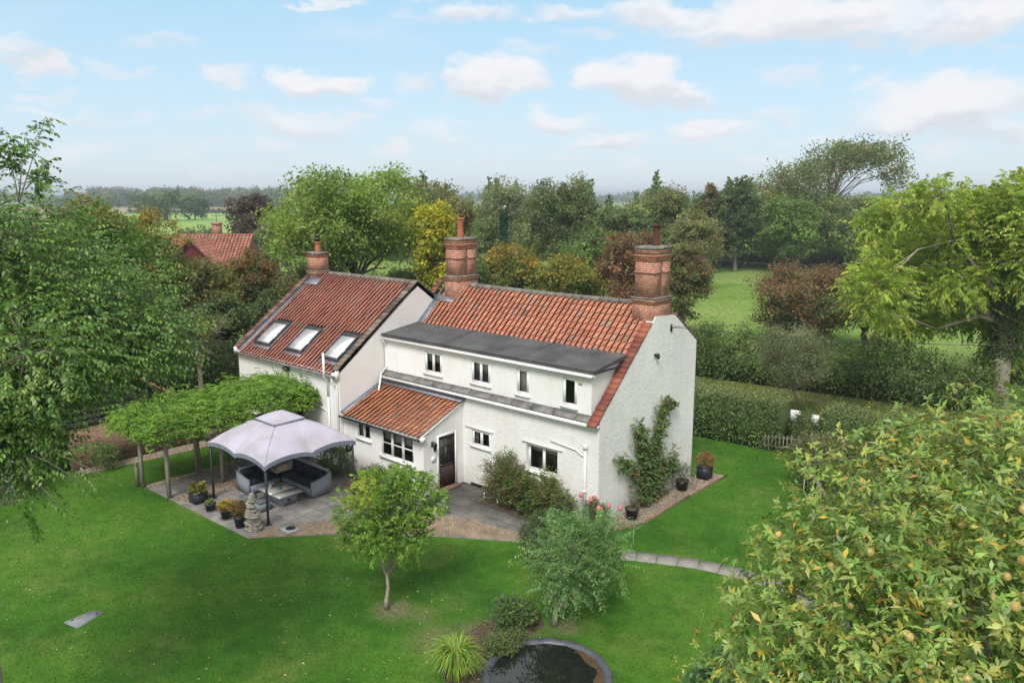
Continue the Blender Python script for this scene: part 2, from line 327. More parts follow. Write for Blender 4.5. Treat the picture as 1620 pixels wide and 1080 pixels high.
def slab_mat(name, a, b, joint, w, h, ang=0, sz=.012):
    m, t, p = newmat(name); g = tnode(t, 'ShaderNodeNewGeometry')
    mp_ = tnode(t, 'ShaderNodeMapping'); mp_.inputs['Rotation'].default_value = (0, 0, ang); t.links.new(g.outputs['Position'], mp_.inputs[0])
    bk = tnode(t, 'ShaderNodeTexBrick'); t.links.new(mp_.outputs[0], bk.inputs['Vector']); bk.inputs['Scale'].default_value = 1
    bk.inputs['Color1'].default_value = (*a, 1); bk.inputs['Color2'].default_value = (*b, 1); bk.inputs['Mortar'].default_value = (*joint, 1)
    bk.inputs['Mortar Size'].default_value = sz; bk.inputs['Brick Width'].default_value = w; bk.inputs['Row Height'].default_value = h
    c = mixc(t, 1.0, bk.outputs['Color'], ramp(t, noise(t, 2.0, 7, .65), [(.3, (.6, .6, .6)), (.7, (1.25, 1.22, 1.18))]), 'MULTIPLY')
    t.links.new(c, p.inputs['Base Color']); p.inputs['Roughness'].default_value = .85; bump(t, p, bk.outputs['Fac'], -.4, .01); return m
SLABS = slab_mat('paving_slabs', (.17, .165, .16), (.235, .225, .21), (.09, .085, .075), .9, .6)
BPAVE = slab_mat('brick_paving', (.22, .17, .115), (.31, .235, .165), (.17, .135, .09), .22, .105, .72, .008)
PATHM = M('path_slab', [(.22, .21, .19), (.31, .29, .26)], .9, 4, 6, .2, 0, .3, 30)
def water_mat():
    m, t, p = newmat('pond_water'); p.inputs['Base Color'].default_value = (.012, .014, .012, 1); p.inputs['Roughness'].default_value = .015
    p.inputs['Specular IOR Level'].default_value = .9; bump(t, p, noise(t, 3, 2), .03, .02); return m
WATER = water_mat()

# ------------------------------------------------------------------ ground and setting
def sheet(name, pts, z, mat): return structure(MB().poly([(x, y, z) for x, y in pts]).build(name, mat))
structure(MB().poly([(-6000, -6000, -.02), (6000, -6000, -.02), (6000, 6000, -.02), (-6000, 6000, -.02)]).build('ground', MEADOW))
def gridsheet(name, pts, z, mat, step=1.0): return sheet(name, pts, z, mat)
sheet('lawn', [(-34, -40), (40, -40), (40, 9.5), (6, 12.5), (1.2, 12.3), (-14, 11.4), (-34, 8)], 0.0, LAWN)
sheet('lane_verge', [(-60, 9.5), (-14, 11.4), (1.2, 12.3), (6, 12.5), (40, 9.5), (60, 20), (45, 27), (8, 26), (-8, 22.5), (-60, 17)], -.012, VERGE)
sheet('far_field', [tuple(at(u, 308, d)[:2]) for u, d in ((120, 215), (460, 215), (520, 480), (60, 480))], .15, FARGREEN)
sheet('stubble_field', [tuple(at(u, 308, d)[:2]) for u, d in ((60, 490), (480, 490), (520, 700), (0, 700))], .25, STUBBLE)
sheet('far_field', [tuple(at(u, 308, d)[:2]) for u, d in ((1400, 150), (1800, 150), (1800, 400), (1400, 400))], .15, FARGREEN)
# patio
pat = [(-15.1, -8.4), (-7.91, -8.2), (-6.49, -6.61), (-5.61, -5.76), (-3.49, -4.08), (-1.17, -2.55), (-1.0, -1.9), (-1.35, -1.08), (-4.6, -1.08), (-4.6, 0), (-6.3, 0), (-6.3, -2.0), (-15.1, -2.0)]
structure(MB().prism([(x, y, -.05) for x, y in pat], (0, 0, .075)).build('patio', SLABS))
bi = [G(412, 842), G(432, 834), G(470, 829), G(540, 822), G(620, 817), G(700, 816), G(745, 822), G(800, 838), G(830, 846)]
bo = [(-7.85, -8.15), (-6.47, -6.58), (-5.6, -5.73), (-3.48, -4.05), (-1.2, -2.55)]
structure(MB().poly([(x, y, .03) for x, y in bo+bi[::-1]]).build('brick_paving', BPAVE))
mb = MB()
a, b = np.array(G(436, 833)), np.array(G(540, 792)); d = (b-a)/np.linalg.norm(b-a); n_ = np.array([-d[1], d[0]])*.05
mb.poly([(*(a-n_), .034), (*(b-n_), .034), (*(b+n_), .034), (*(a+n_), .034)]); structure(mb.build('edging_strip', PATHM))
sheet('gravel', [(-15.1, -8.35), (-14.72, -8.35), (-14.72, -2.2), (-15.1, -2.2)], .035, GRAVEL)
sheet('gravel', [(-13.15, -8.15), (-12.3, -8.15), (-12.2, -3.9), (-13.15, -3.4)], .035, GRAVEL)
sheet('gravel', [(-9.7, -3.2), (-6.35, -3.2), (-6.35, -2.05), (-9.7, -2.05)], .035, GRAVEL)
sheet('gravel', [(-18.75, -9.7), (-18.1, -9.5), (-17.75, -3.0), (-18.75, -3.0)], .012, GRAVEL)
sheet('gravel', [(-.4, -.75), (.62, .1), (1.0, 1.3), (.95, 4.5), (1.0, 7.3), (0, 7.3), (-.0, 0), (-.4, 0)], .012, GRAVEL)
mb = MB(); ed = [(.64, .1), (1.03, 1.3), (.97, 4.5), (1.02, 7.35)]
for p, q in zip(ed, ed[1:]):
    p = np.array(p); q = np.array(q); dd_ = q-p; L_ = np.linalg.norm(dd_); nn = np.array([-dd_[1], dd_[0]])/L_*.05
    mb.obox((*p, -.02), (*dd_, 0), (*nn, 0), (0, 0, .07))
structure(mb.build('brick_edging', BRICK2))
sheet('soil_bed', [(-4.62, -1.1), (-1.33, -1.1), (-.9, -1.6), (-.3, -2.9), (.6, -2.6), (.3, -1.4), (-.1, -.9), (-.3, 0), (-4.62, 0)], .036, SOIL)
sheet('soil_bed', [G(690, 1060), G(740, 1000), G(780, 975), G(850, 960), G(862, 990), G(820, 1015), G(775, 1050), G(740, 1120)], .006, SOIL)
# worn soil rings round the two garden trees
def ring(c, r, z, m):
    rg = random.Random(7); return sheet('bare_soil', [(c[0]+r*(.7+.5*rg.random())*cos(k*pi/9), c[1]+r*(.7+.5*rg.random())*sin(k*pi/9)) for k in range(18)], z, m)
DRY = grass_mat('worn_dry_turf', (.12, .13, .05), (.17, .15, .07), (.22, .17, .10), (.26, .2, .13), 4)
# curved slab path on the right
pts = [G(975, 877), G(1010, 880), G(1060, 886), G(1110, 893), G(1160, 904), G(1215, 920), G(1262, 940), G(1305, 968), G(1340, 1005)]
P_ = np.array(pts); seg = np.linalg.norm(np.diff(P_, axis=0), axis=1); cum = np.concatenate([[0], np.cumsum(seg)])
def onpath(s): return np.array([np.interp(s, cum, P_[:, 0]), np.interp(s, cum, P_[:, 1])])
mb = MB(); s = 0; rg = random.Random(3)
while s < cum[-1]-.6:
    a, b = onpath(s+.012), onpath(s+.60); d = (b-a)/np.linalg.norm(b-a); n_ = np.array([-d[1], d[0]]); w = .31+rg.random()*.02; z = .012+rg.random()*.01
    mb.prism([(*(a-n_*w), -.03), (*(b-n_*w), -.03), (*(b+n_*w), -.03), (*(a+n_*w), -.03)], (0, 0, .03+z)); s += .62
structure(mb.build('path', PATHM))
# ------------------------------------------------------------------ pantiles
TC = [(.50, .205, .12), (.54, .225, .135), (.47, .19, .115), (.45, .19, .12), (.52, .24, .155), (.49, .21, .135)]
TC_W = [(.45, .185, .13), (.42, .175, .125), (.47, .20, .14), (.40, .165, .12), (.45, .215, .165), (.40, .18, .14)]
def pantiles(name, o, u, v, W_, L_, parent, pal, seed=0, tw=.245, co=.285, skip=None, lichen=.08):
    """o lower-left corner, u unit across, v unit up the slope"""
    rng = np.random.default_rng(seed); o, u, v = [np.array(q, float) for q in (o, u, v)]; n = np.cross(u, v); n /= np.linalg.norm(n)
    nx = int(round(W_/tw)); tw = W_/nx; ny = int(math.ceil(L_/co)); V = []; Fq = []; C = []; base = 0
    prof_t = np.array([0, .055, .07, .25, .42, .6, .72, .82, .92, 1.0]); prof_h = np.array([-.03, -.03, .008, .0, .0, .008, .030, .062, .070, .058]); prof_d = np.array([.5, .5, .9, 1, 1, 1, 1, 1, 1, .85])  # prof_d darkens slot walls: grime and joint shadow in the tile colour
    K = len(prof_t)
    for j in range(ny):
        for i in range(nx):
            if skip and skip((i+.5)*tw, (j+.5)*co): continue
            y0, y1 = j*co, min((j+1)*co+.02, L_)
            dj = rng.normal(0, .006); dz = rng.normal(0, .004); dt = rng.normal(0, .003)
            c = np.array(pal[rng.integers(len(pal))])*(.9+.2*rng.random())
            if rng.random() < lichen: c = c*.5+np.array([.30, .27, .22])*.5*(.6+.6*rng.random())
            if rng.random() < .03: c = c*.7
            for (yy, hh, dk_) in ((y0+dj-.014, -.010, .5), (y0+dj-.014, .038+dz, .5), (y0+dj-.014, .040+dz, .9), (y1, .002+dz, 1)):  # front lip darkened: edge dirt plus course shadow put into the colour
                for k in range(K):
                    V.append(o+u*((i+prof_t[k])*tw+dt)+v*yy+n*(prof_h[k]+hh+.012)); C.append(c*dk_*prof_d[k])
            for k in range(K-1):
                for r in (0, 2): Fq.append((base+r*K+k, base+r*K+k+1, base+(r+1)*K+k+1, base+(r+1)*K+k))
            base += 4*K
    return mesh_np(name, np.array(V), [np.array(Fq)], TILE, parent, np.array(C))
def coping(name, a, b, wid, parent, pal, seed=0, th=.05, step=.22, mat=None, side=(1, 0, 0)):
    """row of small flat tiles laid along a verge from a to b"""
    rng = np.random.default_rng(seed); a, b, s_ = np.array(a, float), np.array(b, float), np.array(side, float); d = b-a; L_ = np.linalg.norm(d); d /= L_
    n = np.cross(s_, d); n /= np.linalg.norm(n)
    if n[2] < 0: n = -n
    mb = MB(); k = int(L_/step)
    for i in range(k):
        c = np.array(pal[rng.integers(len(pal))])*(.8+.4*rng.random()); mb.cur = tuple(c)
        st = L_/k; o = a+d*(i*st)+n*(rng.normal(0, .004)); mb.obox(o-s_*wid/2, s_*wid, d*(st*.97)-n*.015*0, n*th)
        mb.obox(o-s_*wid/2*1.02+n*th*.9, s_*wid*1.02, d*(st*.5), n*.018)
    return mb.build(name, mat or TILE, parent, col=True)
# ------------------------------------------------------------------ cottage
H = thing('cottage', (-6, 2, 0), 'white rendered cottage with red pantile roofs, three brick chimneys and a flat roofed dormer', 'house')
L0, DE, HE, HR, YR = -11.02, 6.28, 3.6, 7.02, 3.70
SLF = (HR-HE)/YR; HB = 5.4; SLB = (HR-HB)/(DE-YR)
def fr_front(y): return dict(o=np.array([0, y, 0.]), a=np.array([1., 0, 0]), n=np.array([0, -1., 0]))
def fr_side(x): return dict(o=np.array([x, 0, 0.]), a=np.array([0, 1., 0]), n=np.array([1., 0, 0]))
def P3(f, a, z, n=0): return f['o']+f['a']*a+np.array([0, 0, z])+f['n']*n
def wallgrid(mb, f, a0, a1, z0, z1, holes, depth=.12, th=.0):
    xs = sorted({a0, a1, *[h[0] for h in holes], *[h[1] for h in holes]}); zs = sorted({z0, z1, *[h[2] for h in holes], *[h[3] for h in holes]})
    for i in range(len(xs)-1):
        for j in range(len(zs)-1):
            cx_, cz_ = (xs[i]+xs[i+1])/2, (zs[j]+zs[j+1])/2
            if any(h[0] < cx_ < h[1] and h[2] < cz_ < h[3] for h in holes): continue
            mb.poly([P3(f, xs[i], zs[j]), P3(f, xs[i+1], zs[j]), P3(f, xs[i+1], zs[j+1]), P3(f, xs[i], zs[j+1])])
    for h in holes:
        A, B, C_, D = h[:4]; dp = -depth
        for q in ([(A, C_), (A, D)], [(B, D), (B, C_)], [(A, D), (B, D)], [(B, C_), (A, C_)]):
            (p1, q1), (p2, q2) = q; mb.poly([P3(f, p1, q1), P3(f, p2, q2), P3(f, p2, q2, dp), P3(f, p1, q1, dp)])
def fbox(mb, f, a0, a1, z0, z1, n0, n1):
    mb.obox(P3(f, a0, z0, n0), f['a']*(a1-a0), f['n']*(n1-n0), (0, 0, z1-z0)); return mb
def window(f, a0, a1, z0, z1, cols, rows, recess=.05, sill=.08, blind=0, curtains=False, frost=False, fw=.05):
    mb = MB(); n1 = -recess; n0 = n1-.06
    fbox(mb, f, a0, a1, z0, z0+fw, n0, n1); fbox(mb, f, a0, a1, z1-fw, z1, n0, n1); fbox(mb, f, a0, a0+fw, z0+fw, z1-fw, n0, n1); fbox(mb, f, a1-fw, a1, z0+fw, z1-fw, n0, n1)
    w = MB(); w.f = mb.f; w.v = mb.v; w.c = mb.c; w.n = mb.n
    for i in range(1, cols):
        x = a0+(a1-a0)*i/cols; fbox(mb, f, x-.035, x+.035, z0+fw, z1-fw, n0+.004, n1-.004)
    for j in range(1, rows):
        z = z0+(z1-z0)*j/rows; fbox(mb, f, a0+fw, a1-fw, z-.022, z+.022, n0+.008, n1-.008)
    wo_ = mb.build('window', UPVC, H)
    # casement bead inside each light
    mb = MB()
    for i in range(cols):
        x0 = a0+(a1-a0)*i/cols+(.035 if i else fw); x1 = a0+(a1-a0)*(i+1)/cols-(.035 if i < cols-1 else fw)
        fbox(mb, f, x0, x0+.022, z0+fw, z1-fw, n1-.02, n1+.008); fbox(mb, f, x1-.022, x1, z0+fw, z1-fw, n1-.02, n1+.008)
        fbox(mb, f, x0+.022, x1-.022, z0+fw, z0+fw+.022, n1-.02, n1+.008); fbox(mb, f, x0+.022, x1-.022, z1-fw-.022, z1-fw, n1-.02, n1+.008)
    mb.build('casement', UPVC, wo_)
    mb = MB(); nn = n1-.03; mb.poly([P3(f, a0+fw, z0+fw, nn), P3(f, a1-fw, z0+fw, nn), P3(f, a1-fw, z1-fw, nn), P3(f, a0+fw, z1-fw, nn)]); mb.build('pane', GLASS, wo_)
    if sill:
        mb = MB(); fbox(mb, f, a0-.06, a1+.06, z0-.07, z0-.002, -recess-.02, sill); mb.build('sill', UPVC, wo_)
    if blind or frost:
        zb = z1-fw-(z1-z0)*(1 if frost else blind); mb = MB(); fbox(mb, f, a0+.03, a1-.03, max(zb, z0+.03), z1-.03, n0-.05, n0-.04); mb.build('blind', BLIND, wo_)
    if curtains:
        for s0, s1 in ((a0+.03, a0+(a1-a0)*.2), (a1-(a1-a0)*.2, a1-.03)):
            k = 6; mb = MB()
            for i in range(k): fbox(mb, f, s0+(s1-s0)*i/k, s0+(s1-s0)*(i+.6)/k, z0+.03, z1-.03, n0-.08-.02*(i % 2), n0-.06)
            mb.build('curtain', BLIND, wo_)
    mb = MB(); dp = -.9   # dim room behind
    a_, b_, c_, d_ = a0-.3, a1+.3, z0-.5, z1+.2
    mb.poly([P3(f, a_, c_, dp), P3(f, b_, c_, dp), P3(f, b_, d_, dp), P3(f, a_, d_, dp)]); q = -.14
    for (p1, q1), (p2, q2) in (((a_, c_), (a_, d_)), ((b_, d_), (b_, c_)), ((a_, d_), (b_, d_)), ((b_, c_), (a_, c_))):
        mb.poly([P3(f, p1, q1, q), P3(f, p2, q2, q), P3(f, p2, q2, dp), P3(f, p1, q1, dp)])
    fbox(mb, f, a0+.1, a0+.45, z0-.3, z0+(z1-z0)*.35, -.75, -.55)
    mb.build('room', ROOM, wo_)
    return wo_
# main front wall (y=0)
FM = fr_front(0.0)
mainW = [(-5.82, -4.91, 1.62, 2.22), (-3.12, -1.72, 1.30, 2.24)]
mb = MB(); wallgrid(mb, FM, L0, 0, 0, HE, mainW, .2)
mb.poly([(0, 0, 0), (0, DE, 0), (0, DE, HB+.08), (0, 4.62, 6.62), (0, 3.3, 6.72), (0, 0, HE+.08)])          # gable
mb.poly([(-.0, DE, 0), (L0, DE, 0), (L0, DE, HB), (0, DE, HB)])
mb.poly([(L0-.02, 0, 0), (L0-.02, 0, HE), (L0-.02, YR, HR), (L0-.02, DE, HB), (L0-.02, DE, 0)])
mb.poly([(-.3, 0, HE+.08), (0, 0, HE+.08), (0, 3.3, 6.72), (-.3, 3.3, 6.72)]); mb.poly([(-.3, 4.62, 6.62), (0, 4.62, 6.62), (0, DE, HB+.08), (-.3, DE, HB+.08)]); mb.poly([(-.3, 3.3, 6.72), (0, 3.3, 6.72), (0, 4.62, 6.62), (-.3, 4.62, 6.62)])
mb.poly([(-.3, 0, HE-.1), (0, 0, HE-.1), (0, 0, HE+.08), (-.3, 0, HE+.08)])
mb.poly([(-.3, 0, HE-.1), (-.3, 0, HE+.08), (-.3, 3.3, 6.72), (-.3, 3.3, 6.4)])
mb.build('main_wall', RENDER, H)
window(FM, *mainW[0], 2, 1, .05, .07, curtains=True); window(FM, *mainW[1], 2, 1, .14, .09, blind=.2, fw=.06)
fbox(MB(), FM, -6.15, -4.72, 2.29, 2.33, 0, .05).build('hood_ledge', UPVC, H); fbox(MB(), FM, -3.3, -1.5, 2.31, 2.35, 0, .06).build('hood_ledge', UPVC, H)
mb = MB(); fbox(mb, FM, -5.9, .02, 0, .12, .003, .02); mb.build('plinth', BLACK, H)
# dormer
YD = .12; FD = fr_front(YD); DX = -.42; XD = -10.98
dw = [(-8.50, -7.55, 4.0, 4.88, 2), (-5.93, -4.98, 4.0, 4.88, 2), (-3.68, -3.12, 3.95, 4.90, 1), (-1.62, -1.02, 3.90, 4.90, 1)]
mb = MB(); wallgrid(mb, FD, XD, DX, HE+.05, 5.22, [q[:4] for q in dw], .1)
yb = (5.50-HE)/SLF
mb.poly([(DX, YD, HE+YD*SLF), (DX, yb, 5.40), (DX, YD, 5.18)]); mb.build('dormer_wall', SMOOTHR, H)
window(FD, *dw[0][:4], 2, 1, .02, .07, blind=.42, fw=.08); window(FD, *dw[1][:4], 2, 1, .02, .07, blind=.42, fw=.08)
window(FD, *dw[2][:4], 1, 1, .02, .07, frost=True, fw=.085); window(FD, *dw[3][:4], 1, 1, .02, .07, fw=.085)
mb = MB(); fbox(mb, FD, -.95, -.80, 4.72, 4.86, 0, .03); mb.build('air_vent', YBOX, H)
# dormer flat roof, gently curled edges
mb = MB(); nseg = 22
for i in range(nseg):
    x0, x1 = -11.0+(11.0-.25)*i/nseg, -11.0+(11.0-.25)*(i+1)/nseg
    s0, s1 = .02*sin(i*.9), .02*sin((i+1)*.9)
    mb.poly([(x0, -.02, 5.27+s0), (x1, -.02, 5.27+s1), (x1, yb+.05, 5.55), (x0, yb+.05, 5.55)])
    mb.poly([(x0, -.02, 5.17+s0*.5), (x1, -.02, 5.17+s1*.5), (x1, -.02, 5.27+s1), (x0, -.02, 5.27+s0)])
mb.poly([(-.25, -.02, 5.17), (-.25, yb+.1, 5.45), (-.25, yb+.1, 5.55), (-.25, -.02, 5.27)])
mb.poly([(-11, -.02, 5.165), (-.25, -.02, 5.165), (-.25, yb, 5.165), (-11, yb, 5.165)])
dr = mb.build('dormer_roof', FELT, H)
mb = MB(); 
for x in (-7.6, -3.55): mb.obox((x, -.021, 5.272), (.11, 0, 0), (0, yb+.05, .283), (0, 0, .006))
mb.tube([(-11, -.02, 5.275), (-.26, -.02, 5.275)], .022, 6); mb.tube([(-.26, -.02, 5.275), (-.26, yb+.05, 5.56)], .022, 6)
mb.build('felt_seam', FELT, dr)
mb = MB(); mb.box(-10.98, .0, 5.06, -.27, .03, 5.175); mb.box(-10.98, .03, 5.06, -.27, YD, 5.10); mb.build('fascia', UPVC, H)
mb = MB(); mb.tube([(-10.95, -.06, 5.10), (-.3, -.06, 5.08)], .045, 8); mb.build('gutter', WPAINT, H)
# slate skirt between dormer wall and lower gutter
mb = MB(); rg = random.Random(5); x = -10.98
while x < DX+.08:
    w = .95+rg.random()*.1; x1 = min(x+w, DX+.1); z = rg.random()*.015
    mb.obox((x+.008, -.13, HE-.06+z), (x1-x-.016, 0, 0), (0, YD+.14, .18), (0, 0, .025)); x += w
mb.build('slate_skirt', SLATE, H)
mb = MB(); mb.tube([(-10.95, -.17, 3.50), (.0, -.17, 3.46)], .05, 8); mb.box(-10.9, -.12, 3.42, .02, -.02, 3.52); mb.build('gutter', WPAINT, H)
# main pantile roof
vs = np.array([0, 1, SLF]); vs /= np.linalg.norm(vs); yl = yb-.06
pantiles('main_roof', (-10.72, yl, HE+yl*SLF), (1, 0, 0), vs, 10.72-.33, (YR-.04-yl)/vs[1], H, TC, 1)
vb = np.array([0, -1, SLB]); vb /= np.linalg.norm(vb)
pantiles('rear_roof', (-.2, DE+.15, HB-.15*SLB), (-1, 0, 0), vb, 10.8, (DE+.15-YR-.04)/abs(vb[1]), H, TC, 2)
mb = MB(); mb.obox((-11.0, yl, HE+yl*SLF-.03), (10.7, 0, 0), vs*(YR-yl)/vs[1], (0, 0, .02)); mb.build('roof_deck', WOODD, H)
# ridge: half round tiles bedded in mortar, sagging slightly
mb = MB(); xs = np.linspace(-9.5, -.95, 21)
for i in range(20):
    z0 = HR+.055-.035*sin(pi*(xs[i]+9.5)/8.55); z1 = HR+.055-.035*sin(pi*(xs[i+1]+9.5)/8.55)
    g = .8+.4*random.Random(i).random(); mb.cur = (.2*g, .185*g, .165*g)
    mb.tube([(xs[i]+.004, YR, z0), (xs[i+1]-.006, YR, z1)], [.105, .112], 12)
mb.build('ridge_tiles', TILE, H, col=True, smooth=False)
coping('verge_tiles', (-.16, -.22, HE+.06-.22*SLF), (-.16, 3.05, HR+.09-.65*SLF), .36, H, [(.26, .085, .055), (.20, .07, .05), (.31, .11, .07)], 3)
coping('verge_tiles', (-.16, DE+.1, HB+.03), (-.16, 4.62, 6.66), .36, H, [(.20, .12, .09), (.16, .12, .10)], 4)
coping('verge_tiles', (-11.25, 1.4, HE+.2+1.4*SLF), (-11.25, YR, HR+.16), .3, H, [(.24, .10, .07), (.2, .085, .065)], 5)
mb = MB(); mb.obox((-11.0, yl, HE+yl*SLF+.06), (.34, 0, 0), vs*(YR-.5-yl)/vs[1], (0, -.01, .03)); mb.obox((-11.0, 2.9, HE+2.9*SLF+.09), (1.25, 0, 0), vs*.35, (0, 0, .03))
mb.build('lead_flashing', LEAD, H)
# chimneys
def chimney(x0, x1, y0, y1, zb, levels, cap, pots, slot=True, label=None):
    xc, yc = (x0+x1)/2, (y0+y1)/2; mb = MB()
    z_s, z_t = levels['string'], levels['top']
    mb.box(x0, y0, zb, x1, y1, z_s)                       # base
    mb.box(x0-.02, y0-.02, z_s-.16, x1+.02, y1+.02, z_s-.085); mb.box(x0-.04, y0-.04, z_s-.085, x1+.04, y1+.04, z_s-.002)
    i = .05 if slot else .0
    zc = levels['corbel']
    if slot:
        mb.box(x0+i, y0+i, z_s, x1-i, yc-.045, zc); mb.box(x0+i, yc+.045, z_s, x1-i, y1-i, zc); mb.box(x0+i+.08, yc-.045, z_s, x1-i-.08, yc+.045, zc)
        mb.box(x0+i-.03, y0+i-.03, zc-.42, x1-i+.03, yc-.045, zc-.34); mb.box(x0+i-.03, yc+.045, zc-.42, x1-i+.03, y1-i+.03, zc-.34)
    else: mb.box(x0, y0, z_s, x1, y1, zc)
    k = 3 if slot else 2
    for q in range(k): e_ = i-.016*(q+1); mb.box(x0+e_, y0+e_, zc+.075*q+.0005, x1-e_, y1-e_, zc+.075*(q+1))
    ztop = zc+.075*k; e_ = i-.016*k+.006
    mb.box(x0+e_, y0+e_, ztop+.0005, x1-e_, y1-e_, z_t)
    ch = mb.build('chimney', BRICK, H)
    if label: ch['label'] = label
    m2 = MB(); m2.prism([(x0-.05, y0-.05, z_s), (x1+.05, y0-.05, z_s), (x1+.05, y1+.05, z_s), (x0-.05, y1+.05, z_s)], (0, 0, .07))
    m2.build('mortar_ledge', CONC, ch); m2 = MB()
    m2.prism([(x0+e_-.012, y0+e_-.012, z_t-.1), (x1-e_+.012, y0+e_-.012, z_t-.1), (x1-e_+.012, y1-e_+.012, z_t-.1), (x0+e_-.012, y1-e_+.012, z_t-.1)], (0, 0, .12))
    m2.build('mortar_capping', CONC, ch)
    for (px, py_, r, h, mt) in pots:
        m3 = MB().lathe((px, py_, z_t+.01), [(r*1.15, 0), (r*1.1, .06), (r, .1), (r*.93, h-.12), (r*.95, h-.1), (r*1.12, h-.09), (r*1.12, h), (r*.8, h), (r*.8, h-.1)], 14); m3.build('chimney_pot', mt, ch, smooth=False)
    m4 = MB(); m4.box(x0-.05, y0-.05, zb+.0, min(x1+.05, -.03) if x1 > -.5 else x1+.05, y1+.05, levels['flash']); m4.build('lead_apron', LEAD, ch)
    return ch
chimney(-.88, -.04, 3.12, 4.34, 6.3, dict(string=7.30, corbel=8.62, top=9.12, flash=6.42), 1, [(-.45, 3.85, .13, .75, SOOT)], label='brick chimney stack on the right gable with a sooty tall pot')
chimney(-10.42, -9.64, 3.08, 4.34, 6.2, dict(string=7.42, corbel=8.62, top=9.08, flash=6.45), 1, [(-10.05, 3.7, .13, .85, TERRA)], label='brick chimney stack in the middle with a tall terracotta pot')
# wing
WX0, WX1, WY0, WYR, WHE, WHR = -18.70, -11.02, -2.175, 2.045, 4.02, 7.14
WY1 = 2*WYR-WY0; WS = (WHR-WHE)/(WYR-WY0)
FW_ = fr_front(WY0)
whole = [(-14.5, -13.42, 0.0, 2.42)]
mb = MB(); wallgrid(mb, FW_, WX0, WX1, 0, WHE, whole, .15)
for x in (WX0, WX1): mb.poly([(x, WY0, 0), (x, WY1, 0), (x, WY1, WHE+.12), (x, WYR, WHR+.12), (x, WY0-.0, WHE+.12)])
mb.poly([(WX1, WY1, 0), (WX0, WY1, 0), (WX0, WY1, WHE), (WX1, WY1, WHE)])
for x in (WX0, WX1-.24):
    for ya, yb_, in ((WY0-.02, WYR), (WY1+.02, WYR)):
        za = WHE+.12-.02*WS
        mb.obox((x, ya, za-.2), (.24, 0, 0), (0, yb_-ya, WHR+.12-za), (0, 0, .2))
mb.build('wing_wall', SMOOTHR, H)
vw = np.array([0, 1, WS]); vw /= np.linalg.norm(vw)
SK = [(-17.68, -16.50), (-15.18, -14.02), (-12.57, -11.48)]   # skylights x ranges
def skipw(x, s):
    X = WX0+.55+x; y = WY0-.2+s*vw[1]; return any(a-.02 < X < b+.02 and -1.93 < y < -.63 for a, b in SK)
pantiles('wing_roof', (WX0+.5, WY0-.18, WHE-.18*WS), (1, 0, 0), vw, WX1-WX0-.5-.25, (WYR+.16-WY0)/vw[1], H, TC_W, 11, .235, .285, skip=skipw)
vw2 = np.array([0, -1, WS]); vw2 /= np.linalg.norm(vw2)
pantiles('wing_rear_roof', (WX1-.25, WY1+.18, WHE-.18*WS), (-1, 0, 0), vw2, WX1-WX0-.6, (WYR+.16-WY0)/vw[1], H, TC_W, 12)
mb = MB(); mb.obox((WX0+.24, WY0-.1, WHE-.1*WS-.03), (WX1-WX0-.48, 0, 0), vw*(WYR-WY0+.1)/vw[1], (0, 0, .02)); mb.build('roof_deck', WOODD, H)
mb = MB()
for i in range(18):
    x0 = -17.3+i*.345; g = .8+.4*random.Random(i+50).random(); mb.cur = (.21*g, .19*g, .165*g); mb.tube([(x0+.004, WYR, WHR+.05), (x0+.34, WYR, WHR+.05)], [.11, .118], 12)
mb.build('ridge_tiles', TILE, H, col=True)
dk = [(.15, .09, .07), (.21, .115, .085), (.12, .085, .07), (.24, .15, .12)]; dk2 = [(.17, .15, .12), (.22, .17, .13), (.12, .10, .085), (.24, .20, .16)]
coping('verge_tiles', (WX0+.12, WY0-.12, WHE+.05), (WX0+.12, WYR-.3, WHR-.1), .32, H, dk, 21)
coping('verge_tiles', (WX1-.12, WY0-.12, WHE+.05), (WX1-.12, WYR, WHR+.12), .32, H, dk2, 22)
coping('verge_tiles', (WX1-.12, WY1+.12, WHE+.05), (WX1-.12, WYR, WHR+.12), .32, H, dk2, 23)
coping('verge_tiles', (WX0+.12, WY1+.12, WHE+.05), (WX0+.12, WYR, WHR+.12), .32, H, dk, 24)
mb = MB(); mb.obox((WX0+.26, WY0-.16, WHE-.16*WS+.07), (.27, 0, 0), vw*(WYR-WY0-.1)/vw[1], (0, 0, .02)); mb.build('lead_gutter', LEAD, H)
mb = MB(); mb.obox((WX0+.26, WYR-.75, WHR-.75*WS+.10), (1.05, 0, 0), vw*.5, (0, 0, .03)); mb.build('lead_flashing', LEAD, H)
chimney(-18.62, -17.90, 1.68, 2.42, 6.7, dict(string=7.22, corbel=7.95, top=8.17, flash=6.86), 1, [(-18.2, 2.05, .13, .5, TERRA)], slot=False, label='small brick chimney stack on the left wing with a capped pot')
mb = MB().lathe((-18.2, 2.05, 8.66), [(.12, 0), (.12, .1), (.15, .1), (.15, .16), (.12, .17), (.12, .26), (.15, .27), (.13, .31)], 12); mb.build('chimney_cowl', BLACK, H)
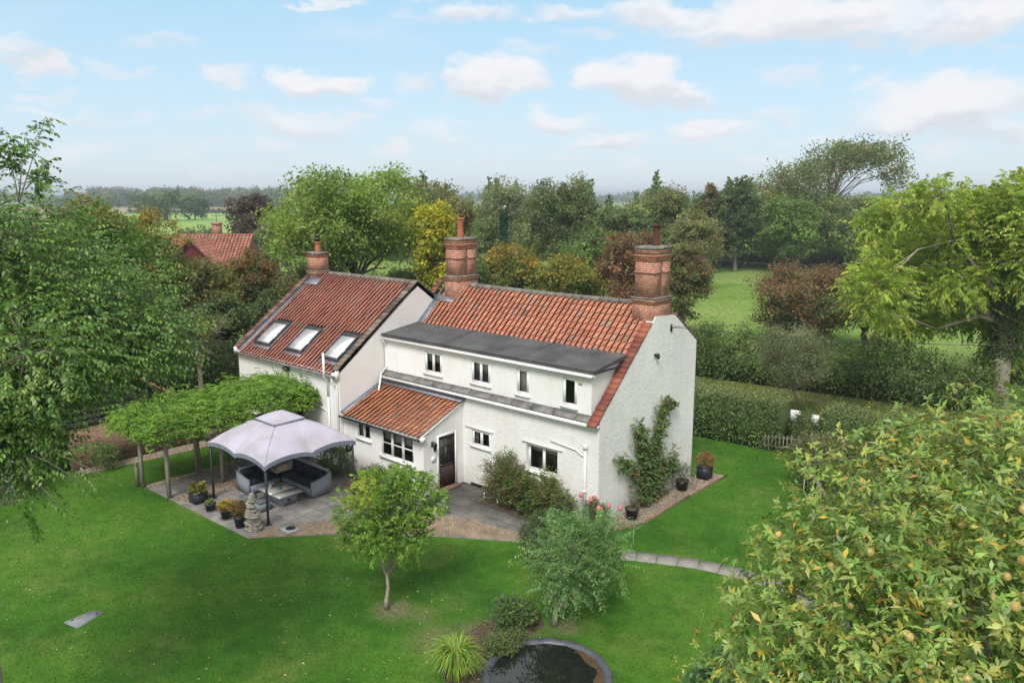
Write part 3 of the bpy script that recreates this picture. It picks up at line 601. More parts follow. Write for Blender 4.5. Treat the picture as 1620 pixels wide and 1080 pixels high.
# skylights
for k, (a, b) in enumerate(SK):
    y0, y1 = -1.86, -.70; o = np.array([a, y0, WHE+(y0-WY0)*WS]); n = np.cross((1, 0, 0), vw); L_ = (y1-y0)/vw[1]; w = b-a
    f_ = MB(); fwid = .075
    for (p, q, r, s_) in ((0, w, 0, .11), (0, w, L_-.13, L_), (0, .07, .11, L_-.13), (w-.07, w, .11, L_-.13)):
        f_.obox(o+np.array([p, 0, 0])+vw*r+n*.01, (q-p, 0, 0), vw*(s_-r), n*.15)
    so = f_.build('skylight', DKGREY, H)
    MB().obox(o+np.array([.07, 0, 0])+vw*.11+n*.12, (w-.14, 0, 0), vw*(L_-.24), n*.012).build('pane', SKYGL, so)
    m = MB(); m.obox(o+np.array([-.09, 0, 0])-vw*.2+n*.055, (w+.18, 0, 0), vw*.2, n*.012); m.obox(o+np.array([-.1, 0, 0])+n*.03, (.1, 0, 0), vw*L_, n*.03); m.obox(o+np.array([w, 0, 0])+n*.03, (.1, 0, 0), vw*L_, n*.03); m.obox(o+np.array([w+.085, 0, 0])+n*.03, (.015, 0, 0), vw*L_, n*.07)
    m.build('lead_surround', LEAD, so)
mb = MB(); mb.tube([(WX0+.1, WY0-.23, WHE-.16), (WX1-.05, WY0-.23, WHE-.19)], .05, 8); mb.build('gutter', SLATE, H)
mb = MB(); mb.box(WX0+.02, WY0-.17, WHE-.24, WX1-.02, WY0-.002, WHE-.06); mb.build('soffit', UPVC, H)
MB().box(WX0-.03, WY0-.2, WHE-.25, WX0+.1, WY0-.05, WHE+.06).build('kneeler', SMOOTHR, H); MB().box(WX1-.1, WY0-.14, WHE-.3, WX1+.03, WY0-.02, WHE+.04).build('kneeler', SMOOTHR, H)
# wing door and pipes
mb = MB(); fbox(mb, FW_, -14.5, -13.42, 0, 2.42, -.14, -.1)
for i in range(6): fbox(mb, FW_, -14.45+i*.17, -14.45+i*.17+.15, .05, 2.36, -.1, -.085)
wd = mb.build('door', DOORW, H); wd['label'] = 'dark boarded door in the left wing under the pergola'
def pipe(pts, r=.04, mat=WPAINT, name='downpipe'): return MB().tube(pts, r, 8).build(name, mat, H)
pipe([(-11.72, WY0-.06, 2.9), (-11.72, WY0-.06, 3.6), (-11.70, WY0-.24, 3.75), (-11.70, WY0-.24, 4.72)], .05, name='vent_pipe')
pipe([(-11.25, WY0-.2, 3.75), (-11.25, WY0-.2, 3.6), (-11.12, WY0-.06, 3.45), (-11.12, WY0-.06, .1)], .04)
pipe([(-11.72, WY0-.06, 2.9), (-11.72, WY0-.06, .1)], .05, name='soil_pipe')
pipe([(-12.8, WY0-.05, 2.45), (-11.95, WY0-.05, 2.3), (-11.85, WY0-.05, 2.0), (-11.72, WY0-.05, 1.95)], .022, name='waste_pipe')
pipe([(-10.86, -.06, 5.1), (-10.86, -.0, 4.9), (-10.86, .14, 4.7), (-10.86, .14, 3.95), (-10.86, -.2, 3.62), (-10.8, -.3, 3.4), (-10.3, -.8, 3.12)], .04)
pipe([(-.5, -.07, .05), (-.5, -.07, 2.66)], .055, name='soil_pipe'); pipe([(-.5, -.07, 2.6), (-.5, -.07, 2.8)], .075, name='pipe_collar'); pipe([(-.5, -.07, 1.1), (-.5, -.07, 1.2)], .07, name='pipe_collar')
pipe([(-2.0, -.04, 2.60), (-.9, -.04, 2.50), (-.7, -.04, 2.38), (-.5, -.05, 2.36)], .022, name='waste_pipe')
# porch lean-to
PY, PX = -2.04, -6.29; FP = fr_front(PY); FPS = fr_side(PX)
pw = [(-10.16, -9.33, 1.50, 2.14, 2, 1), (-8.68, -6.83, 1.10, 2.12, 3, 2), (-8.35, -7.55, .45, .80, 1, 1)]
mb = MB(); wallgrid(mb, FP, L0, PX, 0, 2.32, [q[:4] for q in pw], .1)
zt = lambda y: 2.34+(y+2.2)*.425
mb.poly([(PX, PY, 2.12), (PX, 0, 2.12), (PX, 0, zt(0)-.03), (PX, PY, zt(PY)-.03)])
wallgrid(mb, FPS, PY, 0, 0, 2.12, [(-1.30, -.46, .0, 2.10)], .1)
mb.build('porch_wall', SMOOTHR, H)
window(FP, *pw[0][:4], 2, 1, .03, .08, curtains=True); window(FP, *pw[1][:4], 3, 2, .03, .1, blind=.35); window(FP, *pw[2][:4], 1, 1, .03, .05)
vp = np.array([0, 1, .425]); vp /= np.linalg.norm(vp)
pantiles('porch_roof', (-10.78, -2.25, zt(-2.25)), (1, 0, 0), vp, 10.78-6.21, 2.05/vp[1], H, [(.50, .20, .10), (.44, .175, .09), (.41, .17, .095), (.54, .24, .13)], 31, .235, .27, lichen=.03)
mb = MB(); mb.obox((-11.0, -2.2, zt(-2.2)+.03), (.26, 0, 0), vp*2.1/vp[1], (0, 0, .05)); mb.obox((-11.0, -.24, zt(-.24)+.07), (4.82, 0, 0), vp*.2, (0, -.0, .03)); mb.obox((-11.0, -.08, zt(-.24)+.1), (4.85, 0, 0), (0, .075, 0), (0, 0, .16)); mb.build('lead_flashing', LEAD, H)
mb = MB(); mb.obox((-11.0, -2.2, zt(-2.2)-.06), (4.78, 0, 0), vp*2.1/vp[1], (0, 0, .04)); mb.build('porch_soffit', UPVC, H)
mb = MB(); mb.tube([(-10.95, -2.31, 2.25), (-6.22, -2.31, 2.23)], .045, 8); mb.build('gutter', BLACK, H)
mb = MB(); mb.box(-10.95, -2.22, 2.16, -6.22, -2.19, 2.29); mb.box(-6.35, -2.2, 2.10, -6.2, -2.0, 2.3); mb.build('fascia', UPVC, H)
# front door on the porch side
mb = MB(); fbox(mb, FPS, -1.30, -.46, .1, .9, -.08, -.03)
for a in (-1.30, -.54): fbox(mb, FPS, a, a+.08, .9, 2.1, -.08, -.03)
for z in (.9, 2.02): fbox(mb, FPS, -1.22, -.54, z, z+.08, -.08, -.03)
for a in (-1.01, -.80): fbox(mb, FPS, a, a+.035, .98, 2.02, -.075, -.035)
for z in (1.32, 1.66): fbox(mb, FPS, -1.22, -.54, z, z+.03, -.075, -.035)
for i in range(6): fbox(mb, FPS, -1.26+i*.13, -1.26+i*.13+.115, .14, .86, -.03, -.018)
fd = mb.build('door', DOORW, H); fd['label'] = 'dark stained half glazed front door in the side of the porch'
mb = MB(); fbox(mb, FPS, -1.22, -.54, .98, 2.02, -.06, -.055); mb.build('pane', M('door_glass', [(.05, .055, .055)], .05, spec=.9), fd)
MB().lathe((PX-.0, -1.22, 1.0), [(.01, 0), (.03, .01), (.03, .04), (.01, .05)], 8).build('handle', M('brass', [(.6, .45, .2)], .3, metal=1), fd)
mb = MB(); fbox(mb, FPS, -1.37, -1.30, 0, 2.17, -.05, .03); fbox(mb, FPS, -.46, -.39, 0, 2.17, -.05, .03); fbox(mb, FPS, -1.30, -.46, 2.1, 2.17, -.05, .03); mb.build('door_frame', UPVC, H)
mb = MB(); fbox(mb, FPS, -1.40, -.36, 0, .1, -.1, .22); mb.build('doorstep', BRICK2, H)
# lantern beside door (rests on wall: part of cottage)
mb = MB(); q = (PX+.17, -1.62); mb.tube([(PX, q[1], 1.95), (PX+.10, q[1], 2.05), (PX+.17, q[1], 2.0)], .015, 6); mb.lathe((q[0], q[1], 1.70), [(.02, -.04), (.05, 0), (.085, .2), (.11, .21), (.05, .3), (.02, .34)], 6)
mb.box(PX, q[1]-.04, 1.82, PX+.02, q[1]+.04, 2.02); mb.build('wall_lantern', BLACK, H)
MB().tube([(PX+.0, -1.55, 1.32), (PX+.015, -1.55, 1.32)], .13, 16).build('wall_plaque', WPAINT, H)
# small fittings
mb = MB(); mb.lathe((.12, 3.32, 5.22), [(.03, 0), (.06, .04), (.06, .16), (.03, .2)], 10); mb.box(0, 3.25, 5.30, .1, 3.39, 5.40); mb.build('security_lamp', BLACK, H)
mb = MB(); mb.box(-14.76, WY0-.2, 3.56, -14.5, WY0-.02, 3.72); mb.lathe((-14.55, WY0-.25, 3.52), [(.03, 0), (.07, .03), (.07, .12), (.03, .15)], 10); mb.build('security_lamp', DKGREY, H)
mb = MB(); mb.tube([(0, 4.3, 6.1), (.02, 4.3, 6.3)], .02, 6); mb.tube([(0, 4.34, 6.19), (.14, 4.34, 6.22)], .018, 6); mb.box(0, 4.29, 6.06, .03, 4.39, 6.32); mb.build('cable_bracket', BLACK, H)
# ------------------------------------------------------------------ foliage engine
def unit(v): return v/(np.linalg.norm(v, axis=-1, keepdims=True)+1e-9)
def leaves(P, D, Nn, L, Wd, fold=.0):
    """P base points, D leaf directions, Nn rough normals -> verts, faces (4-gons)"""
    n = len(P); S = unit(np.cross(D, Nn)); Nn = unit(np.cross(S, D)); L = np.broadcast_to(L, (n,))[:, None]; Wd = np.broadcast_to(Wd, (n,))[:, None]
    mid = P+D*L*.45
    if fold:
        V = np.stack([P, mid+S*Wd/2+Nn*Wd*fold, P+D*L-Nn*L*.12, mid-S*Wd/2+Nn*Wd*fold, mid+Nn*L*.03], 1).reshape(-1, 3)
        b = np.arange(n)[:, None]*5; F = np.concatenate([b+np.array([[0, 1, 2, 4]]), b+np.array([[0, 4, 2, 3]])])
        return V, F, 5
    V = np.stack([P, mid+S*Wd/2, P+D*L, mid-S*Wd/2], 1).reshape(-1, 3); b = np.arange(n)[:, None]*4
    return V, b+np.array([[0, 1, 2, 3]]), 4
def pick(rng, pal, n):
    c = np.array([q[:3] for q in pal]); w = np.array([q[3] if len(q) > 3 else 1. for q in pal]); return c[rng.choice(len(pal), n, p=w/w.sum())]
def leafcol(rng, base, j=.25):
    return base*(1-j+2*j*rng.random((len(base), 1)))*(1+.08*rng.normal(size=base.shape)).clip(.7, 1.3)
def blobcrown(name, rng, lobes, nleaf, lsize, pal, parent, spread=.45, per=36, tip=None, flat=.7, shell=.5, rough=.18, mat=None, asp=.6, up=.25, boughs=0):
    """crown = many leaf clusters spread through ragged lobes; returns cluster centres"""
    lb = np.array([l[:6] for l in lobes], float); btint = None
    if boughs:      # split the outline into separate boughs with gaps of shade between them
        w0 = (lb[:, 3]*lb[:, 4]*lb[:, 5])**(2/3); i0 = rng.choice(len(lb), boughs, p=w0/w0.sum()); db = unit(rng.normal(size=(boughs, 3))+[0, 0, .25])
        rb = (lb[i0, 3]*lb[i0, 5])**.5*(.24+.22*rng.random(boughs)); rb = np.maximum(rb, lb[:, 3].max()*.14)
        cb = lb[i0, :3]+db*(lb[i0, 3:6]-rb[:, None]*.75).clip(.05)*(.68+.42*rng.random((boughs, 1))**.5)
        lb = np.concatenate([cb, np.stack([rb*1.1, rb*1.1, rb*.78], 1)], 1); btint = .72+.5*rng.random(boughs); bcol = pick(rng, pal, boughs)
    wt = (lb[:, 3]*lb[:, 4]*lb[:, 5])**(2/3); nc = max(8, nleaf//per)
    li = rng.choice(len(lb), nc, p=wt/wt.sum()); d = unit(rng.normal(size=(nc, 3))+([0, 0, .35] if boughs else [0, 0, 0]))
    K = unit(rng.normal(size=(7, 3))); ph = rng.random(7)*6; bumpf = sum(np.sin(5.5*(d@K[i])+ph[i]) for i in range(7))/7
    r = (1-shell*rng.random(nc)**1.6)*(1+rough*2.2*bumpf+rough*.5*rng.normal(size=nc))
    Cc = lb[li, :3]+d*lb[li, 3:6]*r[:, None]; Cc[:, 2] = np.maximum(Cc[:, 2], .15)
    ccol = pick(rng, pal, nc)*(.72+.56*rng.random((nc, 1)))
    if btint is not None: ccol = (ccol*.5+bcol[li]*.5)*btint[li][:, None]
    ztop = (lb[:, 2]+lb[:, 5]).max(); zbot = (lb[:, 2]-lb[:, 5]).min()
    if tip is not None:
        f = ((Cc[:, 2]-zbot)/(ztop-zbot)+.35*rng.normal(size=nc)*.6 > tip[3])[:, None]*np.ones(3); ccol = np.where(f > 0, np.array(tip[:3])*(.75+.5*rng.random((nc, 1))), ccol)
    m = nleaf//nc; idx = np.repeat(np.arange(nc), m); n = len(idx)
    csz = spread*(.6+.8*rng.random(nc))
    offs = rng.normal(size=(n, 3)).clip(-1.7, 1.7)*csz[idx][:, None]*np.array([1, 1, flat]); P = Cc[idx]+offs; P[:, 2] = np.maximum(P[:, 2], .05)
    D = unit(d[idx]*.35+rng.normal(size=(n, 3))*.8+np.array([0, 0, -.25])); Nn = unit(d[idx]*.6+rng.normal(size=(n, 3))*.6+np.array([0, 0, up+.3]))
    L = lsize*(.6+.8*rng.random(n)); V, F, k = leaves(P, D, Nn, L, L*asp)
    c = np.repeat(leafcol(rng, ccol[idx], .2), k, axis=0)
    mesh_np(name, V, [F], mat or LEAF, parent, c)
    return Cc
def limbs(mb, rng, base, top, r0, targets, frac=(.35, .95), rb=.35, sag=.12, n=5, min_r=.012, sub=0):
    base, top = np.array(base, float), np.array(top, float)
    k = 6; w = rng.normal(size=(k+1, 3))*r0*.5; w[0] = 0
    tr = [base+(top-base)*i/k+w[i] for i in range(k+1)]; rr = [r0*(1.25 if i == 0 else 1-.8*i/k) for i in range(k+1)]
    mb.tube(tr, rr, 9, cap=False)
    for t in targets:
        h = np.linalg.norm(t-base); f = min(max(frac[0], (t[2]-base[2])/(top[2]-base[2]+1e-6)*.62), frac[1]); f = f*(.85+.2*rng.random())
        s = f*k; i = min(int(s), k-1); p0 = tr[i]+(tr[i+1]-tr[i])*(s-i); r = (rr[i]+(rr[i+1]-rr[i])*(s-i))*rb*(.7+.6*rng.random())
        v = t-p0; L_ = np.linalg.norm(v); pts = []
        for j in range(n+1):
            u_ = j/n; q = p0+v*u_+np.array([0, 0, 1])*sin(pi*u_)*L_*sag+rng.normal(size=3)*L_*.035*(0 < j < n); pts.append(q)
        mb.tube(pts, [max(min_r, r*(1-.85*j/n)) for j in range(n+1)], 5, cap=False)
        for _ in range(sub):
            j = rng.integers(2, n); e = pts[j]+unit(unit(v)+rng.normal(size=3)*.7)*min(L_, 4.0)*(.2+.25*rng.random()); mb.tube([pts[j], (pts[j]+e)/2+rng.normal(size=3)*L_*.03, e], [max(min_r, r*.4), max(min_r, r*.25), min_r*.6], 4, cap=False)
PAL = dict(
 ash=[(.15, .235, .035, 3), (.19, .28, .045, 2), (.11, .19, .03, 2), (.23, .29, .05, 1)],
 mid=[(.075, .135, .028, 3), (.10, .165, .035, 2), (.055, .10, .025, 2)],
 dark=[(.04, .075, .02, 3), (.055, .095, .025, 2), (.03, .06, .018, 2), (.08, .11, .03, 1)],
 olive=[(.12, .15, .045, 3), (.15, .17, .055, 2), (.09, .12, .035, 2), (.18, .15, .05, 1)],
 grey=[(.13, .165, .075, 3), (.17, .20, .10, 2), (.10, .135, .06, 2)],
 yellow=[(.30, .30, .035, 3), (.38, .34, .03, 2), (.22, .27, .04, 2)],
 rust=[(.20, .10, .05, 3), (.24, .13, .06, 2), (.14, .085, .045, 2), (.12, .14, .045, 1.4)],
 copper=[(.065, .04, .038, 3), (.09, .055, .05, 2), (.05, .035, .035, 2), (.08, .07, .045, 1)],
 maple=[(.13, .17, .03, 3), (.19, .21, .035, 2), (.09, .13, .03, 2), (.28, .22, .04, 1)],
 lime=[(.22, .30, .045, 3), (.28, .35, .06, 3), (.17, .25, .04, 2), (.33, .36, .08, 1)],
 mix=[(.15, .17, .035, 3), (.22, .20, .04, 2), (.10, .14, .03, 2), (.26, .17, .06, 1)],
 cherry=[(.09, .175, .032, 3), (.12, .21, .04, 3), (.065, .135, .028, 2), (.17, .24, .06, 1)],
 hedge=[(.05, .095, .022, 3), (.07, .125, .028, 2), (.04, .075, .02, 2), (.10, .14, .04, 1)],
)
for k_, g_ in dict(ash=1.3, mid=1.6, dark=1.75, olive=1.35, grey=1.25, yellow=1.25, rust=1.35, copper=1.35, maple=1.3, lime=1.2, mix=1.3, cherry=1.2, hedge=2.5).items(): KK = 0.0 if k_ in ('lime', 'yellow', 'cherry') else (.5 if k_ in ('ash', 'maple') else 1.0); PAL[k_] = [tuple((np.array(q[:3])*(1-.24*KK)+np.array([1.12, 1.0, .62])*(.3*q[0]+.6*q[1]+.1*q[2])*.24*KK)*g_)+tuple(q[3:]) for q in PAL[k_]]
def tree_at(u0, u1, vtop, depth, pal, name, label, group=None, seed=0, n=12000, ls=None, vbot=None, tip=None, nlobe=7, spread=None, dense=.5, rough=.18, tr=.28, nb=16, sub=0, wild=.35, sparse=False, barky=None, per=36, shape=1.0, flat=.7, asp=.6):
    rng = np.random.default_rng(seed+100); uc = (u0+u1)/2; c = at(uc, 308, depth); vtop = vtop-(5 if depth > 80 else 0); pal = [tuple(np.array(q[:3])*(1.2 if depth > 70 else 1.05))+tuple(q[3:]) for q in pal]; w = (u1-u0)/2/FPX*depth
    zt = CP[2]+(308-vtop)/FPX*depth; zb = CP[2]+(308-vbot)/FPX*depth if vbot else max(.6, zt*.12)
    rz = (zt-zb)/2; base = (float(c[0]), float(c[1]), 0.)
    T = thing(name, base, label, 'tree', group); b = np.array(base)
    lobes = [(b[0], b[1], zb+rz*.95, w*.88, w*.88, rz*.88)]
    for i in range(nlobe):
        a = rng.random()*2*pi; e = rng.random()*1.5-.55; R_ = (.30+.25*rng.random())
        dx, dy, dz = cos(a)*cos(e), sin(a)*cos(e), sin(e); rr = w*R_
        lobes.append((b[0]+dx*(w-rr)*shape, b[1]+dy*(w-rr)*shape, zb+rz+dz*(rz-rr*min(1, rz/w)), rr, rr, rr*min(1.1, rz/w*1.1)))
    ls = (ls or max(.12, depth*.0042))*.82; n = int(n*1.45); 
    Cc = blobcrown('crown', rng, lobes, n, ls, pal, T, spread=(spread or w*.085+.12)*.72, boughs=int(26+nlobe*4), tip=tip, shell=dense, rough=rough, per=per, flat=flat, asp=asp)
    mb = MB(); tg = Cc[rng.choice(len(Cc), min(nb, len(Cc)), replace=False)]
    limbs(mb, rng, base, (b[0], b[1], zb+rz*1.3), tr, tg, min_r=max(.012, depth*.00035), sub=sub); mb.build('trunk', barky or BARK, T, smooth=True)
    return T
# ---- big trees behind the cottage
tree_at(412, 708, 246, 52, PAL['ash'], 'ash_tree', 'large light green ash tree standing right behind the left wing of the cottage', seed=1, n=34000, ls=.25, vbot=460, nlobe=12, tr=.4, nb=40, sub=2, rough=.22, spread=.55, dense=.75)
tree_at(640, 738, 308, 50, PAL['yellow'], 'ash_tree', 'bright yellow and lime tree just left of the middle chimney', seed=2, n=13000, ls=.24, vbot=470)
tree_at(348, 452, 302, 88, PAL['copper'], 'copper_beech', 'dark purple copper beech behind the red roofed house', seed=3, n=10000, ls=.36, vbot=440)
tree_at(255, 350, 352, 96, PAL['grey'], 'willow_tree', 'low grey green willow beyond the left end of the red roofed house', seed=4, n=6000, ls=.36)
tree_at(395, 460, 340, 80, PAL['grey'], 'willow_tree', 'thin grey tree between the copper beech and the large ash', seed=5, n=4500, ls=.32)
tree_at(618, 735, 272, 105, PAL['olive'], 'oak_tree', 'olive green tree rising behind the right side of the large ash', seed=6, n=11000, ls=.42, sub=1, nb=26, rough=.28)
tree_at(672, 765, 300, 84, PAL['rust']+PAL['mid'], 'beech_tree', 'rust coloured tree above the middle chimney pot', seed=7, n=8000, ls=.34)
tree_at(742, 850, 270, 98, PAL['grey'], 'willow_tree', 'tall pale feathery willow to the right of the middle chimney', seed=8, n=9000, ls=.36, sub=2, nb=34, rough=.3, spread=.8, dense=.9)
tree_at(812, 955, 274, 88, PAL['dark']+PAL['olive'], 'oak_tree', 'dark ivy covered oak behind the middle of the main roof', seed=9, n=18000, ls=.33, nlobe=10)
tree_at(742, 840, 318, 78, PAL['mid']+PAL['grey'], 'willow_tree', 'grey green tree beside the ivy clad pole', seed=10, n=9000, ls=.3)
tree_at(938, 1030, 305, 84, PAL['grey']+PAL['mid'], 'willow_tree', 'grey green tree between the dark oak and the right chimney', seed=11, n=9000, ls=.32)
tree_at(965, 1105, 292, 104, PAL['dark']+PAL['olive'], 'oak_tree', 'dull dark green oak behind the right chimney pot', seed=12, n=13000, ls=.38)
tree_at(1075, 1150, 300, 118, PAL['dark'], 'holm_oak', 'blackish green evergreen just right of the right chimney pot', seed=13, n=7000, ls=.42)
tree_at(752, 868, 376, 60, PAL['maple'], 'field_maple', 'green field maple with yellow orange tips above the left part of the main ridge', seed=14, n=13000, ls=.24, tip=(.36, .24, .04, .82), vbot=500)
tree_at(850, 968, 390, 57, PAL['maple'], 'field_maple', 'green field maple with yellow tips above the right part of the main ridge', seed=15, n=12000, ls=.24, tip=(.34, .26, .04, .86), vbot=510)
for a_ in [(425, 545, 400, 62, 'dark', 'dark green tree filling in behind the wing chimney under the large ash', 61), (530, 660, 405, 64, 'mid', 'mid green tree low behind the large ash trunk', 62), (630, 725, 385, 66, 'mid', 'green tree low between the large ash and the middle chimney', 63),
        (880, 990, 350, 72, 'mid', 'green tree between the yellow tipped maples and the far dark oak', 64), (1050, 1150, 330, 88, 'olive', 'olive tree low behind the right chimney', 65), (840, 950, 330, 100, 'grey', 'grey green tree deep in the belt behind the main ridge', 66),
        (160, 290, 395, 52, 'mid', 'green tree in front of the distant field at left', 67), (290, 380, 455, 42, 'dark', 'dark green tree above the clipped hedge left of the wing', 68), (370, 470, 470, 42, 'dark', 'dark green tree against the left verge of the wing', 69), (1000, 1090, 315, 112, 'dark', 'dark oak low on the skyline left of the right chimney pot', 70)]:
    tree_at(a_[0], a_[1], a_[2], a_[3], PAL[a_[4]], 'woodland_tree', a_[5], seed=a_[6], n=9000, ls=max(.19, a_[3]*.004), vbot=None if a_[3] > 70 else 560)
tree_at(690, 780, 398, 58, PAL['mid'], 'field_maple', 'plain green bushy tree directly behind the middle chimney', seed=16, n=8000, ls=.24, vbot=500)
tree_at(945, 1065, 352, 54, PAL['rust'], 'hawthorn_tree', 'rusty red hawthorn to the left of the right chimney', seed=17, n=14000, ls=.22, vbot=520, tip=(.22, .13, .07, .7))
tree_at(1040, 1132, 362, 57, PAL['rust']+PAL['mid'], 'hawthorn_tree', 'rusty red and green hawthorn to the right of the right chimney', seed=18, n=12000, ls=.22, vbot=535)
tree_at(1098, 1152, 288, 108, PAL['dark']+PAL['rust'][:1], 'field_maple', 'narrow dark tree, left one of the upright pair by the field', seed=19, n=9000, ls=.4, vbot=412, shape=.8)
tree_at(1136, 1202, 270, 112, PAL['dark'], 'field_maple', 'tall dark upright tree at the far edge of the field', seed=20, n=10000, ls=.42, vbot=415, shape=.8)
tree_at(1180, 1300, 300, 112, PAL['mid']+PAL['ash'][2:3]*2, 'ash_tree', 'rounded mid green tree below the wide crown at the field edge', seed=21, n=13000, ls=.42, vbot=415)
tree_at(1270, 1425, 300, 114, PAL['mid']+PAL['olive'], 'ash_tree', 'broad dull green tree under the right of the wide crown', seed=22, n=15000, ls=.42, vbot=420, nlobe=10)
# wide topped tree: open dome of foliage on bare spreading limbs
def dome_tree():
    rng = np.random.default_rng(77); d = 122; c = at(1318, 308, d); base = np.array([c[0], c[1], 0.]); T = thing('poplar_tree', base, 'tallest wide crowned tree beyond the field, bare limbs under a domed top', 'tree')
    Rr = np.array([cos(YAW), sin(YAW), 0]); 
    def px(u, v, dd=0): q = at(u, v, d+dd); return q
    lobes = []; 
    for (u, v, w, h) in [(1365,245,55,20),(1405,262,34,30),(1330,250,45,22),(1290,262,40,22),(1255,275,36,22),(1225,290,30,24),(1420,285,22,26),(1350,232,45,12),(1395,240,35,14),(1305,285,30,18),(1200,305,22,22),(1225,315,32,24),(1265,305,36,22),(1245,340,34,26),(1300,320,30,18)]:
        for s in (-3, 3):
            q = px(u, v, s+rng.normal()*2); lobes.append((*q, w/FPX*d, w/FPX*d, h/FPX*d))
    Cc = blobcrown('crown', rng, lobes, 21000, .36, PAL['olive']+PAL['ash'][2:3], T, spread=.62, shell=.6, rough=.22, per=22)
    mb = MB(); limbs(mb, rng, base, px(1325, 300), .65, Cc[rng.choice(len(Cc), 60, replace=False)], frac=(.55, .98), rb=.4, sub=2, min_r=.05)
    mb.build('trunk', BARK, T, smooth=True)
dome_tree()
tree_at(1395, 1510, 330, 125, PAL['rust'][2:]+PAL['olive'], 'oak_tree', 'brownish tree right of the wide crowned tree', seed=24, n=8000, ls=.45, vbot=415)
tree_at(1470, 1600, 300, 170, PAL['dark'], 'oak_tree', 'distant dark oak on the skyline behind the yellow green tree', seed=25, n=6000, ls=.6)
tree_at(1380, 1480, 308, 190, PAL['dark']+PAL['olive'], 'oak_tree', 'distant low oak on the skyline right of the wide crown', seed=26, n=5000, ls=.65)
tree_at(1560, 1720, 282, 150, PAL['dark'], 'oak_tree', 'distant dark oak at the right edge of the skyline', seed=27, n=6000, ls=.55)
tree_at(1188, 1385, 402, 57, PAL['rust'][:1]+PAL['olive'][:1]+PAL['dark']+PAL['rust'][1:2], 'bramble_thicket', 'reddish brown thicket in the field, left half', seed=28, n=21000, ls=.22, vbot=560, tip=(.22, .13, .07, .72))
tree_at(1300, 1480, 415, 53, PAL['dark']*2+PAL['rust'][:1], 'bramble_thicket', 'dark thicket under the yellow green tree, right half', seed=29, n=18000, ls=.22, vbot=560, tip=(.20, .13, .07, .8))
# left side middle distance
tree_at(45, 235, 284, 33, PAL['cherry'], 'cherry_tree', 'green cherry tree behind the leafy foreground tree at left', seed=31, n=22000, ls=.16, vbot=560, tip=(.24, .16, .05, .97), nlobe=10, spread=.3)
tree_at(130, 300, 318, 42, PAL['cherry']+PAL['mix'][:2], 'cherry_tree', 'yellowing cherry tree on the left in front of the distant field', seed=32, n=14000, ls=.18, vbot=590, tip=(.34, .24, .04, .9), spread=.3)
tree_at(225, 372, 390, 44, PAL['mix'], 'hornbeam_tree', 'yellow and orange tinged tree below the left end of the red roof', seed=33, n=12000, ls=.19, vbot=560, sub=1)
tree_at(335, 435, 384, 47, PAL['rust'][:1]+PAL['mix'][:3]+PAL['dark'], 'hornbeam_tree', 'orange tipped bushy tree in front of the red gable', seed=34, n=12000, ls=.2, vbot=560, tip=(.24, .13, .05, .75))
tree_at(400, 500, 425, 45, PAL['mid']+PAL['dark'], 'hornbeam_tree', 'dark green tree behind the left verge of the wing roof', seed=35, n=12000, ls=.19, vbot=580, tip=(.2, .13, .05, .9))
tree_at(455, 560, 395, 50, PAL['dark']+PAL['mid'], 'hornbeam_tree', 'dark leafy tree right behind the wing chimney', seed=36, n=9000, ls=.2, vbot=560)
tree_at(236, 352, 478, 36, PAL['olive']+PAL['lime'][:1], 'apple_tree', 'old apple tree with yellowing leaves and grey branches behind the pergola', seed=37, n=5000, ls=.11, vbot=560, sub=3, nb=40, dense=.9, tr=.16, barky=BARKP, spread=.22)
tree_at(-40, 80, 330, 40, PAL['mid'], 'oak_tree', 'green tree at the far left edge behind the foreground branches', seed=38, n=9000, ls=.2)
tree_at(560, 700, 420, 56, PAL['mid']+PAL['grey'][:1], 'hazel_tree', 'bushy green tree behind the ridge of the wing', seed=39, n=9000, ls=.22, vbot=500)
# small grey willow in front of the tall hedge, and the ivy clad mass at the right edge
tree_at(1205, 1345, 500, 37, PAL['grey'], 'olive_willow', 'small grey green willow growing up through the gap in the clipped hedge', seed=40, n=15000, ls=.095, vbot=630, tr=.10, sub=3, nb=50, dense=.95, barky=BARKP, spread=.25, per=16)
tree_at(1575, 1720, 330, 45, PAL['dark'], 'oak_tree', 'dark ivy covered tree at the right edge behind the yellow green tree', seed=41, n=16000, ls=.2, vbot=640)
